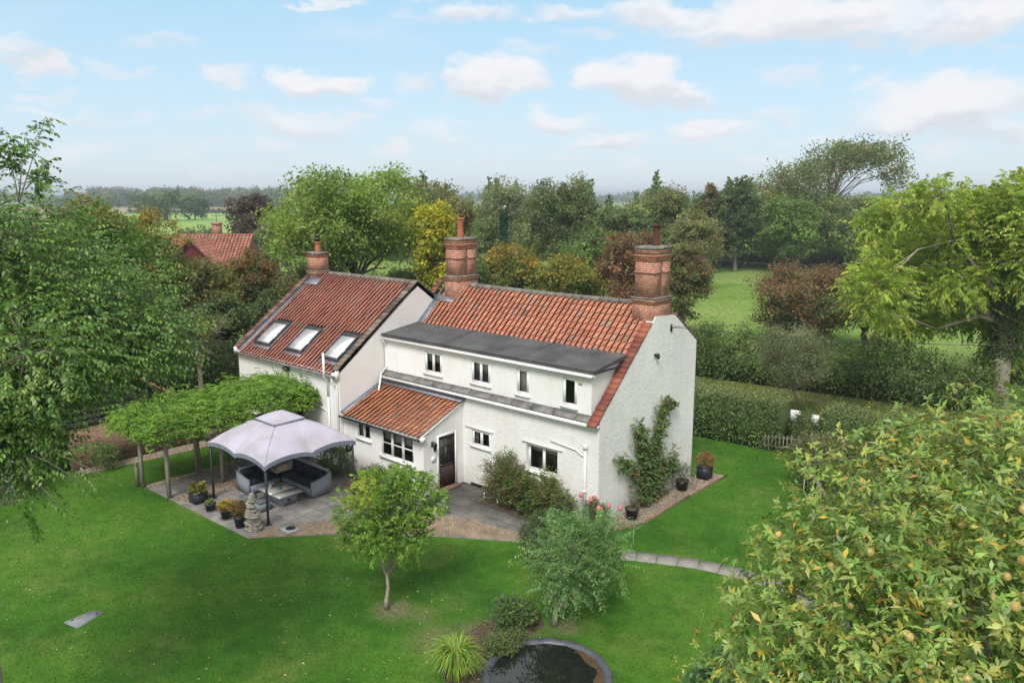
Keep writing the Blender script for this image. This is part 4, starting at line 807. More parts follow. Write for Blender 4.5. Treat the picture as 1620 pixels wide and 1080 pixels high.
# far individual trees along the distant field margins
def far_trees():
    rng = np.random.default_rng(5)
    protos = []
    for k, pl in enumerate((PAL['dark']+PAL['mid'], PAL['mid'], PAL['olive'], PAL['dark'])):
        T = thing('distant_tree', (0, 0, 0), 'small distant tree', 'tree'); lobes = [(0, 0, 6, 4.5, 4.5, 4.6)]+[(rng.normal()*3, rng.normal()*3, 5+rng.random()*4, 2.4, 2.4, 2.2) for _ in range(5)]
        blobcrown('crown', rng, lobes, 1500, 1.1, pl, T, spread=.9); mb = MB(); mb.tube([(0, 0, 0), (0, 0, 6)], [.35, .2], 6); mb.build('trunk', BARK, T); protos.append(T)
    spots = [(240, 330, 1.0), (262, 330, 1.15), (306, 345, 1.05), (222, 420, 1.1)]
    for u in np.arange(165, 460, 13): spots.append((u+rng.normal()*4, 700+rng.normal()*25, 1.0+rng.random()*.5))
    for u in np.arange(150, 470, 10): spots.append((u+rng.normal()*4, 900+rng.normal()*40, 1.3+rng.random()*.6))
    used = set()
    for i, (u, d, s) in enumerate(spots):
        c = at(u, 308, d); k = int(rng.integers(4)); P = protos[k]
        lab = 'small distant tree in the hazy rows beyond the green field at left'; gr = 'distant trees beyond the green field'
        if i == 0: lab, gr = 'round distant tree on the near edge of the stubble field, left of the pair', None
        if i == 1: lab, gr = 'round distant tree on the near edge of the stubble field, right of the pair', None
        if i == 2: lab, gr = 'lone distant tree on the far side of the green field, nearest the copper beech', None
        if i == 3: lab, gr = 'dark distant tree at the left end of the stubble field', None
        if k not in used: o = P; o.location = (c[0], c[1], 0); o.rotation_euler = (0, 0, rng.random()*6); o.scale = (s, s, s); used.add(k); o['label'] = lab
        else: o = copy_thing(P, (c[0], c[1], 0), lab, rng.random()*6, s)
        if gr: o['group'] = gr
        elif 'group' in o: del o['group']
    for k, P in enumerate(protos):
        if k not in used: bpy.data.objects.remove(P)
far_trees()
def band(name, u0, u1, d0, d1, h, n, ls, pal, label, cat='woodland', seed=0, z0=0.3):
    rng = np.random.default_rng(seed); u = u0+(u1-u0)*rng.random(n); d = d0+(d1-d0)*rng.random(n)
    hh = h*(.62+.2*np.sin(u*.05+seed)+.13*np.sin(u*.17+1)+.09*np.sin(u*.43+2)); 
    P = CP+d[:, None]*(FW+RT*((u-810)/FPX)[:, None]-UP*((308-540)/FPX)); P[:, 2] = z0+hh*(rng.random(n)**.7)
    D = unit(rng.normal(size=(n, 3))); Nn = unit(rng.normal(size=(n, 3))+[0, 0, .5]); L = ls*(.6+.8*rng.random(n)); V, F, k = leaves(P, D, Nn, L, L*.7)
    cl = pick(rng, pal, n)*(.75+.3*np.sin(u*.11)[:, None]*.5+.25*rng.random((n, 1)))
    o = mesh_np(name, V, [F], LEAF, None, np.repeat(leafcol(rng, cl, .15), k, axis=0)); return tag(o, label, cat, kind='stuff')
band('far_wood', -500, 2200, 1150, 1500, 17, 26000, 5.5, PAL['dark']+PAL['mid'], 'blue hazy belt of far woodland along the whole horizon', seed=1)
band('far_wood', 60, 480, 740, 800, 12, 6000, 3.2, PAL['dark']+PAL['mid'], 'far hedge line and copse behind the stubble field', seed=2)
band('field_hedge', 200, 480, 476, 486, 2.0, 2500, 1.3, PAL['dark']+PAL['rust'][2:3], 'thin dark hedge between the green field and the stubble field', 'hedge', seed=3)
band('field_margin', 1120, 1420, 118, 124, 2.0, 9000, .42, PAL['dark']+PAL['olive'], 'low scrub along the wire fence at the far side of the meadow', 'scrub', seed=4)
band('wood_edge', 480, 1250, 128, 160, 14.5, 36000, .75, PAL['dark']+PAL['mid'], 'unbroken dark woodland mass behind the nearer trees', seed=6)
band('wood_edge', 1250, 1900, 135, 165, 10.5, 20000, .8, PAL['dark']+PAL['mid'], 'dark woodland mass behind the meadow at right', seed=7)
# ---- yellow green ash on the right, long drooping leaves on visible limbs
def sprays(rng, O, D, L, k, ll, lw, droop=.4, spreadang=.9, whorl=False, fold=.12, tipd=.6):
    """leafy shoots. O origins, D directions, L lengths; k leaves each"""
    n = len(O); t = (np.arange(k)+.6)/k if not whorl else np.full(k, 1.0); t = np.broadcast_to(t, (n, k))+rng.normal(size=(n, k))*.03
    side = unit(np.cross(D, np.broadcast_to([0, 0, 1.], D.shape))+1e-4*rng.normal(size=D.shape)); upv = unit(np.cross(side, D))
    P = O[:, None]+D[:, None]*(L[:, None]*t)[..., None]; P[..., 2] -= droop*L[:, None]*t**2*.5
    if whorl:
        a = (np.arange(k)/k*2*pi)[None]+rng.random((n, 1))*6+rng.normal(size=(n, k))*.25; el = spreadang*(.7+.5*rng.random((n, k)))
        R_ = side[:, None]*np.cos(a)[..., None]+upv[:, None]*np.sin(a)[..., None]; Dl = unit(D[:, None]*np.cos(el)[..., None]+R_*np.sin(el)[..., None]+np.array([0, 0, -droop])); Nn = unit(D[:, None]-R_*.3+rng.normal(size=(n, k, 3))*.2)
    else:
        sg = np.where(np.arange(k) % 2 == 0, 1, -1)[None, :, None]
        Dl = unit(D[:, None]*tipd+side[:, None]*sg*spreadang+np.array([0, 0, -droop])+rng.normal(size=(n, k, 3))*.18); Nn = unit(upv[:, None]+rng.normal(size=(n, k, 3))*.35+np.array([0, 0, .3]))
    l = ll*(.65+.7*rng.random((n, k))); return P.reshape(-1, 3), Dl.reshape(-1, 3), Nn.reshape(-1, 3), l.ravel()
def shoots(mb, O, D, L, r, droop):
    for o, d, l in zip(O, D, L):
        e = o+d*l; e[2] -= droop*l*.5; m = o+d*l*.5; m[2] -= droop*l*.125; mb.tube([o, m, e], [r, r*.8, r*.5], 3, cap=False)
def lime_ash():
    rng = np.random.default_rng(21); base = np.array([*G(1578, 655), 0.]); T = thing('ash_tree', base, 'yellow green ash leaning over the meadow with a bare pale trunk and drooping leaves', 'tree')
    d = 40; q = lambda u, v, dd=0: at(u, v, d+dd)
    lobes = []
    for (u, v, w, h) in [(1500,370,75,50),(1420,400,55,45),(1390,455,45,45),(1450,480,60,45),(1545,345,60,48),(1612,325,50,50),(1380,355,28,22),(1430,330,45,26),(1520,440,70,45),(1590,400,50,60),(1590,540,30,45),(1400,505,30,18),(1665,380,60,85),(1480,310,35,22),(1700,430,60,90),(1440,512,45,18),(1515,500,40,22),(1560,500,35,30)]:
        lobes.append((*q(u, v, rng.normal()*2.2), w/FPX*d, w/FPX*d*1.2, h/FPX*d))
    lb = np.array(lobes); n = 8500; li = rng.choice(len(lb), n, p=(lb[:, 3]*lb[:, 5])/(lb[:, 3]*lb[:, 5]).sum()); dr = unit(rng.normal(size=(n, 3)))
    O = lb[li, :3]+dr*lb[li, 3:6]*(1-.75*rng.random((n, 1))**1.4)*(1+.12*rng.normal(size=(n, 1))); D = unit(dr+np.array([0, 0, .35])+rng.normal(size=(n, 3))*.4); L = .55*(.6+.8*rng.random(n))
    P, Dl, Nn, l = sprays(rng, O, D, L, 14, .21, .1, .8, .75); V, F, k = leaves(P, Dl, Nn, l, l*.33)
    cc = np.repeat(pick(rng, PAL['lime'], n)*1.05*(.75+.5*rng.random((n, 1))), 14, axis=0)
    mesh_np('crown', V, [F], LEAF, T, np.repeat(leafcol(rng, cc, .15), k, axis=0))
    mb = MB(); tp = base+np.array([-.1, .2, 5.2]); mb.tube([base, base+[0, 0, .7], base+[-.05, .1, 2.6], tp, tp+[.3, .5, 3], tp+[.4, .7, 6.2]], [.62, .42, .36, .36, .25, .1], 12, cap=False)
    main = [q(1482, 520, 0), q(1450, 480, 1), q(1560, 420, 1), q(1600, 330, 0), q(1510, 380, -1), q(1640, 400, 2)]
    for m in main:
        s = tp-np.array([0, 0, .6]); mm = [s, s+(m-s)*.4+np.array([0, 0, .5]), m]; mb.tube(mm, [.2, .12, .05], 8, cap=False)
        pass
    s = q(1482, 520); e = q(1388, 494, -1); mb.tube([s, q(1435, 503, -.5), e], [.05, .04, .02], 6, cap=False)
    for l_ in lb:
        c = l_[:3]; m = main[int(np.argmin([np.linalg.norm(c-x) for x in main]))]; k1 = (m+c)/2+rng.normal(size=3)*.3+[0, 0, .25]; mb.tube([m, k1, c], [.05, .035, .02], 5, cap=False)
        own = np.argsort(np.linalg.norm(O-c, axis=1))[:160]
        for i in rng.choice(own, 7, replace=False): s_ = k1+(c-k1)*rng.random(); mb.tube([s_, (s_+O[i])/2+rng.normal(size=3)*.12, O[i]], [.03, .02, .01], 4, cap=False)
    mb.build('trunk', BARKP, T, smooth=True)
    # ivy on the trunk
    rng2 = np.random.default_rng(3); nn = 3500; a = rng2.random(nn)*2*pi; z = 3.0+rng2.random(nn)*5; rr = .45+.35*rng2.random(nn)
    Pp = np.stack([base[0]-.1+np.cos(a)*rr, base[1]+.3+np.sin(a)*rr, z], 1); Dd = unit(np.stack([np.cos(a)*.5, np.sin(a)*.5, -np.ones(nn)], 1)+rng2.normal(size=(nn, 3))*.4); V, F, k = leaves(Pp, Dd, unit(np.stack([np.cos(a), np.sin(a), np.zeros(nn)], 1)+.3), .16*(.7+.6*rng2.random(nn)), .13)
    mesh_np('ivy', V, [F], LEAF, T, np.repeat(leafcol(rng2, pick(rng2, PAL['dark'], nn)), k, axis=0))
lime_ash()
# ---- chestnut, near right
def chestnut():
    rng = np.random.default_rng(9); cx_, cy_ = at(1500, 880, 13.2)[:2]; base = np.array([cx_, cy_, 0.]); T = thing('sweet_chestnut', base, 'sweet chestnut filling the near right corner, long leaves and spiky yellow husks', 'tree')
    lobes = []
    for (u, v, d, w) in [(1480,860,14,2.3),(1600,820,14.5,2.2),(1380,800,15,1.35),(1320,900,13.8,1.45),(1245,985,13.5,1.25),(1400,1000,12.8,1.9),(1560,980,12,2.0),(1540,730,15.5,1.35),(1440,735,15.5,.95),(1335,735,16,.5),(1275,730,16.5,.42),(1625,720,15.5,1.2),(1190,1060,13.5,.9),(1250,880,14.3,.75),(1700,900,13,2.6),(1350,1120,12.6,2.0),(1580,1140,11.5,2.2),(1215,1140,13.5,1.5),(1610,1020,13,2.0)]:
        lobes.append((*at(u, v, d), w))
    lb = np.array(lobes); n = 6200; li = rng.choice(len(lb), n, p=lb[:, 3]**2/(lb[:, 3]**2).sum()); dr = unit(rng.normal(size=(n, 3))+[0, 0, .25])
    O = lb[li, :3]+dr*lb[li, 3:4]*(1-.6*rng.random((n, 1))**1.5)*(1+.1*rng.normal(size=(n, 1)))
    D = unit(dr*.8+[0, 0, .45]+rng.normal(size=(n, 3))*.45); L = .26*(.5+rng.random(n))
    tp = unit(CP-O); 
    P, Dl, Nn, l = sprays(rng, O, D, L, 9, .135, .06, .32, 1.2, whorl=True); P = P-np.repeat(D*L[:, None], 9, axis=0)*rng.random((len(P), 1))**2*.9; Dl = unit(Dl+rng.normal(size=Dl.shape)*.18); l = l*(.6+.8*rng.random(len(l))); V, F, k = leaves(P, Dl, Nn, l, l*.36, .12)
    pal = [(.20, .31, .06, 4), (.27, .37, .08, 3), (.13, .22, .04, 3), (.36, .39, .08, 2)]
    cc = np.repeat(pick(rng, pal, n)*(.8+.4*rng.random((n, 1))), 9, axis=0); cc = leafcol(rng, cc, .18)
    yl = rng.random(len(cc)) < .05; cc[yl] = np.array([.48, .34, .04])*(.7+.5*rng.random((yl.sum(), 1))); br = rng.random(len(cc)) < .009; cc[br] = np.array([.42, .20, .05])
    mesh_np('crown', V, [np.array(F)], LEAFG, T, np.repeat(cc, k, axis=0))
    mb = MB(); fk = base+np.array([0, 0, 1.6]); mb.tube([base, base+[0, 0, .5], fk], [.28, .2, .18], 10, cap=False)
    for l_ in lb:
        c = l_[:3]; mid_ = fk+(c-fk)*.5+np.array([0, 0, .35])+rng.normal(size=3)*.15; mb.tube([fk, mid_, c], [.09, .06, .035], 7, cap=False)
        own = O[np.argsort(np.linalg.norm(O-c, axis=1))]; own = own[rng.choice(min(len(own), 300), 16 if l_[3] > 1 else 5, replace=False)]
        for t_ in own: mb.tube([c, (c+t_)/2+rng.normal(size=3)*.08+[0, 0, .06], t_], [.016, .011, .005], 5, cap=False)
    mb.build('trunk', BARKP, T, smooth=True)
    # spiky husks
    HM = M('chestnut_husk', [(.52, .38, .14), (.66, .54, .22)], .9, 40, 3, .1)
    ng = 26; i_ = np.arange(ng*8); ph = np.arccos(1-2*(i_+.5)/len(i_)); th = pi*(1+5**.5)*i_; dv = np.stack([np.cos(th)*np.sin(ph), np.sin(th)*np.sin(ph), np.cos(ph)], 1)
    mb2 = MB(); mb2.lathe((0, 0, 0), [(.004, -.032), (.02, -.026), (.032, -.01), (.033, .008), (.024, .025), (.004, .033)], 12)
    for v_ in dv: s_ = unit(np.cross(v_, [.3, .2, .9]))*.003; mb2.add([v_*.03-s_, v_*.03+s_, v_*.052], [(0, 1, 2)])
    h0 = mb2.build('husk', HM, T, local=True)
    # husks sit at shoot tips on the outer, upper side
    sc = O@(-FW)*1+O[:, 2]*.4; vis = np.argsort(-sc+rng.normal(size=n)*1.3)[:1000]; ch = rng.choice(vis, 96, replace=False)
    for j, i in enumerate(ch):
        o = h0 if j == 0 else h0.copy()
        if j: COL.objects.link(o); o.parent = T
        p = O[i]+D[i]*(L[i]+.09)-base; o.location = p; s = 1.0+.6*rng.random(); o.scale = (s, s, s); o.rotation_euler = (rng.random()*6, rng.random()*6, 0)
chestnut()
# ---- near left tree with hanging sprays
def left_tree():
    rng = np.random.default_rng(14); b = at(-90, 540, 14); base = np.array([b[0], b[1], 0.]); T = thing('bird_cherry', base, 'large leafy cherry in the near left corner reaching in over the lawn', 'tree')
    lobes = []
    for (u, v, d, w) in [(-110,510,14,2.2),(50,430,15,1.4),(130,480,15.5,1.35),(190,540,15.5,1.2),(110,572,14.5,.95),(40,560,13.5,1.45),(225,560,16,.75),(40,680,13.5,.6),(0,370,14.5,.95),(60,350,16,.9),(-110,390,14,1.3),(-30,700,13.5,1.1),(-60,700,14,.9),(250,520,16,.7),(-90,620,14,2.0),(5,720,13.5,.55),(-110,270,14.5,.6),(60,740,13.8,.5),(20,640,13.6,.8),(265,550,16.5,.45),(190,500,15.8,.9),(90,630,14,.5),(235,450,16.5,.55),(160,560,15.3,.9)]:
        lobes.append((*at(u, v, d), w))
    lb = np.array(lobes); n = 8000; wt = lb[:, 3]**2.0; li = rng.choice(len(lb), n, p=wt/wt.sum()); dr = unit(rng.normal(size=(n, 3)))
    O = lb[li, :3]+dr*lb[li, 3:4]*np.array([1, 1, .78])*(1-.7*rng.random((n, 1))**1.5)*(1+.12*rng.normal(size=(n, 1)))
    D = unit(dr*[1, 1, .3]+rng.normal(size=(n, 3))*[.45, .45, .2]+[0, 0, .08]); L = .5*(.5+.9*rng.random(n))
    # upright leaders against the sky
    ex = []; exd = []
    for (u0_, v0_, u1_, v1_) in [(15,270,8,205),(35,260,72,185),(20,265,40,210),(45,275,78,255),(5,280,15,235),(50,285,75,290)]:
        a_, b_ = at(u0_, v0_, 14.5), at(u1_, v1_, 14.5)
        for s in np.linspace(0, 1, 18): ex.append(a_+(b_-a_)*s); exd.append(unit(b_-a_+rng.normal(size=3)*1.2))
    for (u0_, v0_, u1_, v1_) in [(60,740,165,752),(40,730,150,775),(20,760,105,810),(90,720,140,700),(30,790,60,835)]:
        a_, b_ = at(u0_, v0_, 13.2), at(u1_, v1_, 13.6)
        for s in np.linspace(0, 1, 7): ex.append(a_+(b_-a_)*s); exd.append(unit(b_-a_+rng.normal(size=3)*.2))
    O = np.concatenate([O, np.array(ex)]); D = np.concatenate([D, np.array(exd)]); L = np.concatenate([L, np.full(len(ex), .28)]); n = len(O)
    P, Dl, Nn, l = sprays(rng, O, D, L, 12, .086, .06, .6, .8); V, F, k = leaves(P, Dl, Nn, l, l*.5, .1)
    cc = np.repeat(pick(rng, PAL['cherry'], n)*(.75+.5*rng.random((n, 1))), 12, axis=0); cc = leafcol(rng, cc, .2)
    mesh_np('crown', V, [np.array(F)], LEAFG, T, np.repeat(cc, k, axis=0))
    mb = MB(); fk = base+np.array([0, 0, 3.6]); mb.tube([base, base+[0, 0, 1], fk, base+[.2, .3, 9], at(-40, 300, 14)], [.3, .24, .2, .14, .04], 10, cap=False)
    for l_ in lb:
        c = l_[:3]; s = base+np.array([.1, .15, min(max(c[2]-1.4, 3.), 8.5)]); mb.tube([s, (s+c)/2+[0, 0, .25], c], [.07, .045, .025], 6, cap=False)
        own = np.argsort(np.linalg.norm(O-c, axis=1)); own = own[rng.choice(300, 24 if l_[3] > .7 else 7, replace=False)]
        for i in own: mb.tube([c, (c+O[i])/2+rng.normal(size=3)*.08, O[i], O[i]+D[i]*L[i]*.8], [.018, .012, .008, .004], 4, cap=False)
    for a_, b_ in (((30, 320), (8, 205)), ((30, 320), (72, 185)), ((30, 310), (40, 210)), ((40, 300), (78, 255))): mb.tube([at(*a_, 14.5), at(*b_, 14.5)], [.015, .005], 4)
    for a_, b_ in (((0, 690), (165, 752)), ((0, 700), (150, 775)), ((0, 720), (105, 810))): mb.tube([at(*a_, 13.4), at((a_[0]+b_[0])/2, (a_[1]+b_[1])/2-8, 13.4), at(*b_, 13.6)], [.022, .014, .005], 4)
    mb.build('trunk', BARKP, T, smooth=True)
left_tree()
# ---- hedges
def hedge(name, label, path, width, h, n, ls, pal, seed=0, wild=.1, cat='hedge', topcol=None, gaps=(), core=True):
    """path of (x,y) along the centre"""
    rng = np.random.default_rng(seed); P_ = np.array(path, float); sg = np.linalg.norm(np.diff(P_, axis=0), axis=1); cm = np.concatenate([[0], np.cumsum(sg)]); LL = cm[-1]
    hf = lambda s: h*(1+wild*(np.sin(s*1.3+seed)*.35+np.sin(s*.55+1)*.4+np.sin(s*3.1)*.25)) if wild else h*np.ones_like(s)
    def pos(s):
        x = np.interp(s, cm, P_[:, 0]); y = np.interp(s, cm, P_[:, 1]); i = np.clip(np.searchsorted(cm, s)-1, 0, len(sg)-1); d = (P_[i+1]-P_[i])/sg[i][:, None]; return x, y, -d[:, 1], d[:, 0]
    s = rng.random(n)*LL
    for g0, g1 in gaps: s = s[(s < g0) | (s > g1)]
    n = len(s); x, y, nx_, ny_ = pos(s); H_ = hf(s); face = rng.random(n); w = width/2
    q = np.where(face < .36, -w, np.where(face < .55, w, (rng.random(n)*2-1)*w)); z = np.where(face < .55, rng.random(n)**.9*H_, H_)
    jit = rng.normal(size=n)*(.05+wild*.35); q = q*(1+.06*np.sin(s*2.3)*(wild+.3)); P = np.stack([x+nx_*q+nx_*jit*(face < .55), y+ny_*q+ny_*jit*(face < .55), z+np.where(face >= .55, jit*1.2+wild*.8*np.abs(rng.normal(size=n))*(rng.random(n) < .3), 0)], 1)
    P[:, 2] = np.maximum(P[:, 2], .05)
    outn = np.stack([nx_*np.sign(q), ny_*np.sign(q), np.zeros(n)], 1)*(face < .55)[:, None]+np.array([0, 0, 1.])*(face >= .55)[:, None]
    D = unit(rng.normal(size=(n, 3))*.8+outn*.3+[0, 0, -.1]); Nn = unit(outn+rng.normal(size=(n, 3))*.55); L = ls*(.6+.8*rng.random(n)); V, F, k = leaves(P, D, Nn, L, L*.6)
    sj = s+rng.normal(size=n)*.12; zj = z+rng.normal(size=n)*.1; cl = np.floor(sj*2.3)*131+np.floor(zj*2.6)*37+np.floor(q*2.2)*17; cr = np.random.default_rng(4).random(4001)[(np.abs(cl).astype(int)) % 4001]
    c = pick(rng, pal, n)*(.75+.5*cr[:, None])
    if topcol is not None: m_ = (face >= .55) & (rng.random(n) < .5); c[m_] = np.array(topcol)*(.8+.4*rng.random((m_.sum(), 1)))
    T = thing(name, (*path[0], 0), label, cat); mesh_np('foliage', V, [F], LEAF, T, np.repeat(leafcol(rng, c, .22), k, axis=0))
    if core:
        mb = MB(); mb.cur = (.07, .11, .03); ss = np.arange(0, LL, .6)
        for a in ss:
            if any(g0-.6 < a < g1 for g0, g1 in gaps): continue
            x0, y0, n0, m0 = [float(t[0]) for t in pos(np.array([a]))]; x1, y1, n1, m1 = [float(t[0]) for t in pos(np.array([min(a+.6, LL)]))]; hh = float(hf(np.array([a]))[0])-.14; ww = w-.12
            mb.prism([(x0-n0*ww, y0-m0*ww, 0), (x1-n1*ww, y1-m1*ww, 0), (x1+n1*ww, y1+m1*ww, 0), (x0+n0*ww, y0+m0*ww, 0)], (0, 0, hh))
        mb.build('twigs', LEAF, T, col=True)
    return T
hp = [(-14, 11.2), (-3, 11.95), (1.3, 12.35)]
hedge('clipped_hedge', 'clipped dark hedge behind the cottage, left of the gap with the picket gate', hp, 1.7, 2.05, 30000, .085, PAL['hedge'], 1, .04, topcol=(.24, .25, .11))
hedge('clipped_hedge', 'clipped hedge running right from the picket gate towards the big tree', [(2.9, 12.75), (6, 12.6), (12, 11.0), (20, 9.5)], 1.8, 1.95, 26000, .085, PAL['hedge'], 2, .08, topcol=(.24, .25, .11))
def wildhedge(label, path, wid, h, n, ls, pal, seed):
    rng = np.random.default_rng(seed); P_ = np.array(path, float); sg = np.linalg.norm(np.diff(P_, axis=0), axis=1); cm = np.concatenate([[0], np.cumsum(sg)]); lobes = []
    for s in np.arange(.3, cm[-1], .62):
        x = np.interp(s, cm, P_[:, 0])+rng.normal()*.15; y = np.interp(s, cm, P_[:, 1])+rng.normal()*.15; hh = h*(.84+.22*rng.random()+.1*sin(s*.8)); lobes.append((x, y, hh*.48, wid*.5*(.85+.3*rng.random()), wid*.5, hh*.52))
        if rng.random() < .55: lobes.append((x+rng.normal()*.4, y-wid*.25+rng.normal()*.3, hh*(.65+.35*rng.random()), .4+.3*rng.random(), .4+.3*rng.random(), .35+.5*rng.random()))
    T = thing('wild_hedge', (*path[0], 0), label, 'hedge'); blobcrown('foliage', rng, lobes, n, ls, pal, T, spread=.17, shell=.35, rough=.12, per=26, flat=1.3)
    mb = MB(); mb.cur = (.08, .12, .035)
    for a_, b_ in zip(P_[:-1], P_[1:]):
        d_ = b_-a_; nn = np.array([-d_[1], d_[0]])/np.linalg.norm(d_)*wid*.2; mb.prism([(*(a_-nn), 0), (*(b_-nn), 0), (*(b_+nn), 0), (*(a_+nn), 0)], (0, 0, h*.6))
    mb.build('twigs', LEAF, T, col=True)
wildhedge('tall untrimmed hedge along the meadow beyond the lane', [(-24, 21), (-8, 22.8), (-2, 23.5), (5, 24.3), (6.6, 24.6)], 2.6, 3.1, 85000, .13, PAL['hedge']*2+PAL['mid']+[(.15, .20, .06, 1.5)], 3)
wildhedge('dark untrimmed hedge right of the big tree trunk', [(8.6, 24.9), (14, 25.2), (26, 25)], 2.6, 2.7, 20000, .15, PAL['dark']+PAL['hedge'], 4)
hedge('clipped_hedge', 'dark clipped hedge behind the apple tree left of the cottage', [tuple(at(u, 308, 41)[:2]) for u in (180, 300, 400)], 1.5, 2.9, 12000, .12, PAL['dark'], 5, .06)
hedge('shrub_border', 'low tangled shrubs beside the outbuilding at far left', [tuple(at(u, 308, 39)[:2]) for u in (20, 120, 230)], 2, 2.4, 8000, .13, PAL['mid'], 6, .3, 'shrub border')
# rough grasses on the verge
def tufts(name, label, poly, n, h, w, pal, seed, kind='stuff', cat='grass', lean=.5, keep=None, z=0.0):
    rng = np.random.default_rng(seed); pl = np.array(poly); lo, hi = pl.min(0), pl.max(0); P = lo+(hi-lo)*rng.random((n, 2))
    x, y = P[:, 0], P[:, 1]; ins = np.zeros(n, bool); j = len(pl)-1
    for i in range(len(pl)):
        xi, yi = pl[i]; xj, yj = pl[j]; c = ((yi > y) != (yj > y)) & (x < (xj-xi)*(y-yi)/(yj-yi+1e-12)+xi); ins ^= c; j = i
    if keep is not None: ins &= keep(x, y)
    P = P[ins]; n = len(P); a = rng.random(n)*2*pi; hh = h*(.5+rng.random(n)); 
    b = np.stack([P[:, 0], P[:, 1], np.full(n, z)], 1); s = np.stack([np.cos(a), np.sin(a), np.zeros(n)], 1)*w*.5; tp = b+np.stack([np.cos(a+1.3+rng.normal(size=n)*.5)*lean, np.sin(a+1.3)*lean, np.ones(n)], 1)*hh[:, None]
    V = np.stack([b-s, b+s, tp], 1).reshape(-1, 3); F = np.arange(3*n).reshape(-1, 3)
    c = leafcol(rng, pick(rng, pal, n), .3)
    o = mesh_np(name, V, [F], LEAF, None, np.repeat(c, 3, axis=0)); return tag(o, label, cat, kind=kind)
GP = [(.055, .165, .018, 4), (.08, .20, .022, 3), (.042, .135, .014, 3), (.15, .22, .05, 1)]
def in_garden(x, y):
    k = ~((x > -15.2) & (x < -1.0) & (y > -8.4-.0*x) & (y < 6.2) & ((x < -7.9) | (y > -8.2+(x+7.9)*.84)))
    k &= ~((x > -1.0) & (x < 1.0) & (y > -1.2) & (y < 7.4)); k &= ~((x > -18.8) & (x < -11) & (y > -2.2) & (y < 6.4)) & ~((x < -17.9) & (y > -9.8))
    k &= ~(((x-3.96)**2+(y+7.55)**2) < 2.3); return k
def offpath(x, y):
    d = np.min(np.hypot(x[:, None]-P_path[None, :, 0], y[:, None]-P_path[None, :, 1]), axis=1); return in_garden(x, y) & (d > .36)
P_path = np.array([onpath(s) for s in np.linspace(0, cum[-1], 60)])
tufts('lawn_blades', 'short mown grass blades over the whole lawn', [(-24, -10), (-12, -17), (2, -15), (12, -8), (10, 8), (1.5, 12), (-2.5, 11.6), (-2.2, 6.4), (-18, -1)], 230000, .035, .022, GP, 3, keep=offpath)
tufts('lane_grasses', 'dry rough grasses on the verge between the two hedges', [(-12, 12.4), (1.2, 13.2), (12, 12), (22, 16), (10, 24.5), (-8, 21.6), (-14, 20)], 42000, .16, .04, [(.22, .20, .09, 2), (.15, .20, .06, 4), (.28, .23, .13, 1), (.12, .18, .04, 3)], 4)
tufts('meadow_tufts', 'coarse tufts of grass across the meadow beyond the hedge', [tuple(at(u, 308, d)[:2]) for u, d in ((1080, 44), (1650, 44), (1650, 120), (1080, 120))], 26000, .045, .22, [(.15, .26, .05, 3), (.20, .29, .08, 3), (.26, .27, .12, 1)], 5)
# specks on the lawn: fallen leaves and daisies
def specks():
    rng = np.random.default_rng(6); n = 800; x = -14+24*rng.random(n); y = -15+9*rng.random(n); k = in_garden(x, y); x, y = x[k], y[k]; n = len(x)
    P = np.stack([x, y, np.full(n, .03)], 1); a = rng.random(n)*6; D = np.stack([np.cos(a), np.sin(a), .1*rng.normal(size=n)], 1); L = .03+.05*rng.random(n)**2
    V, F, k = leaves(P, D, np.array([[0, 0, 1.]])+.2*rng.normal(size=(n, 3)), L, L*.7); c = pick(rng, [(.6, .58, .42, 4), (.55, .42, .12, 3), (.32, .16, .06, 2)], n)
    tag(mesh_np('fallen_leaves', V, [F], LEAF, None, np.repeat(c, 4, axis=0)), 'pale fallen leaves and daisies scattered over the lawn', 'leaf litter', kind='stuff')
specks()
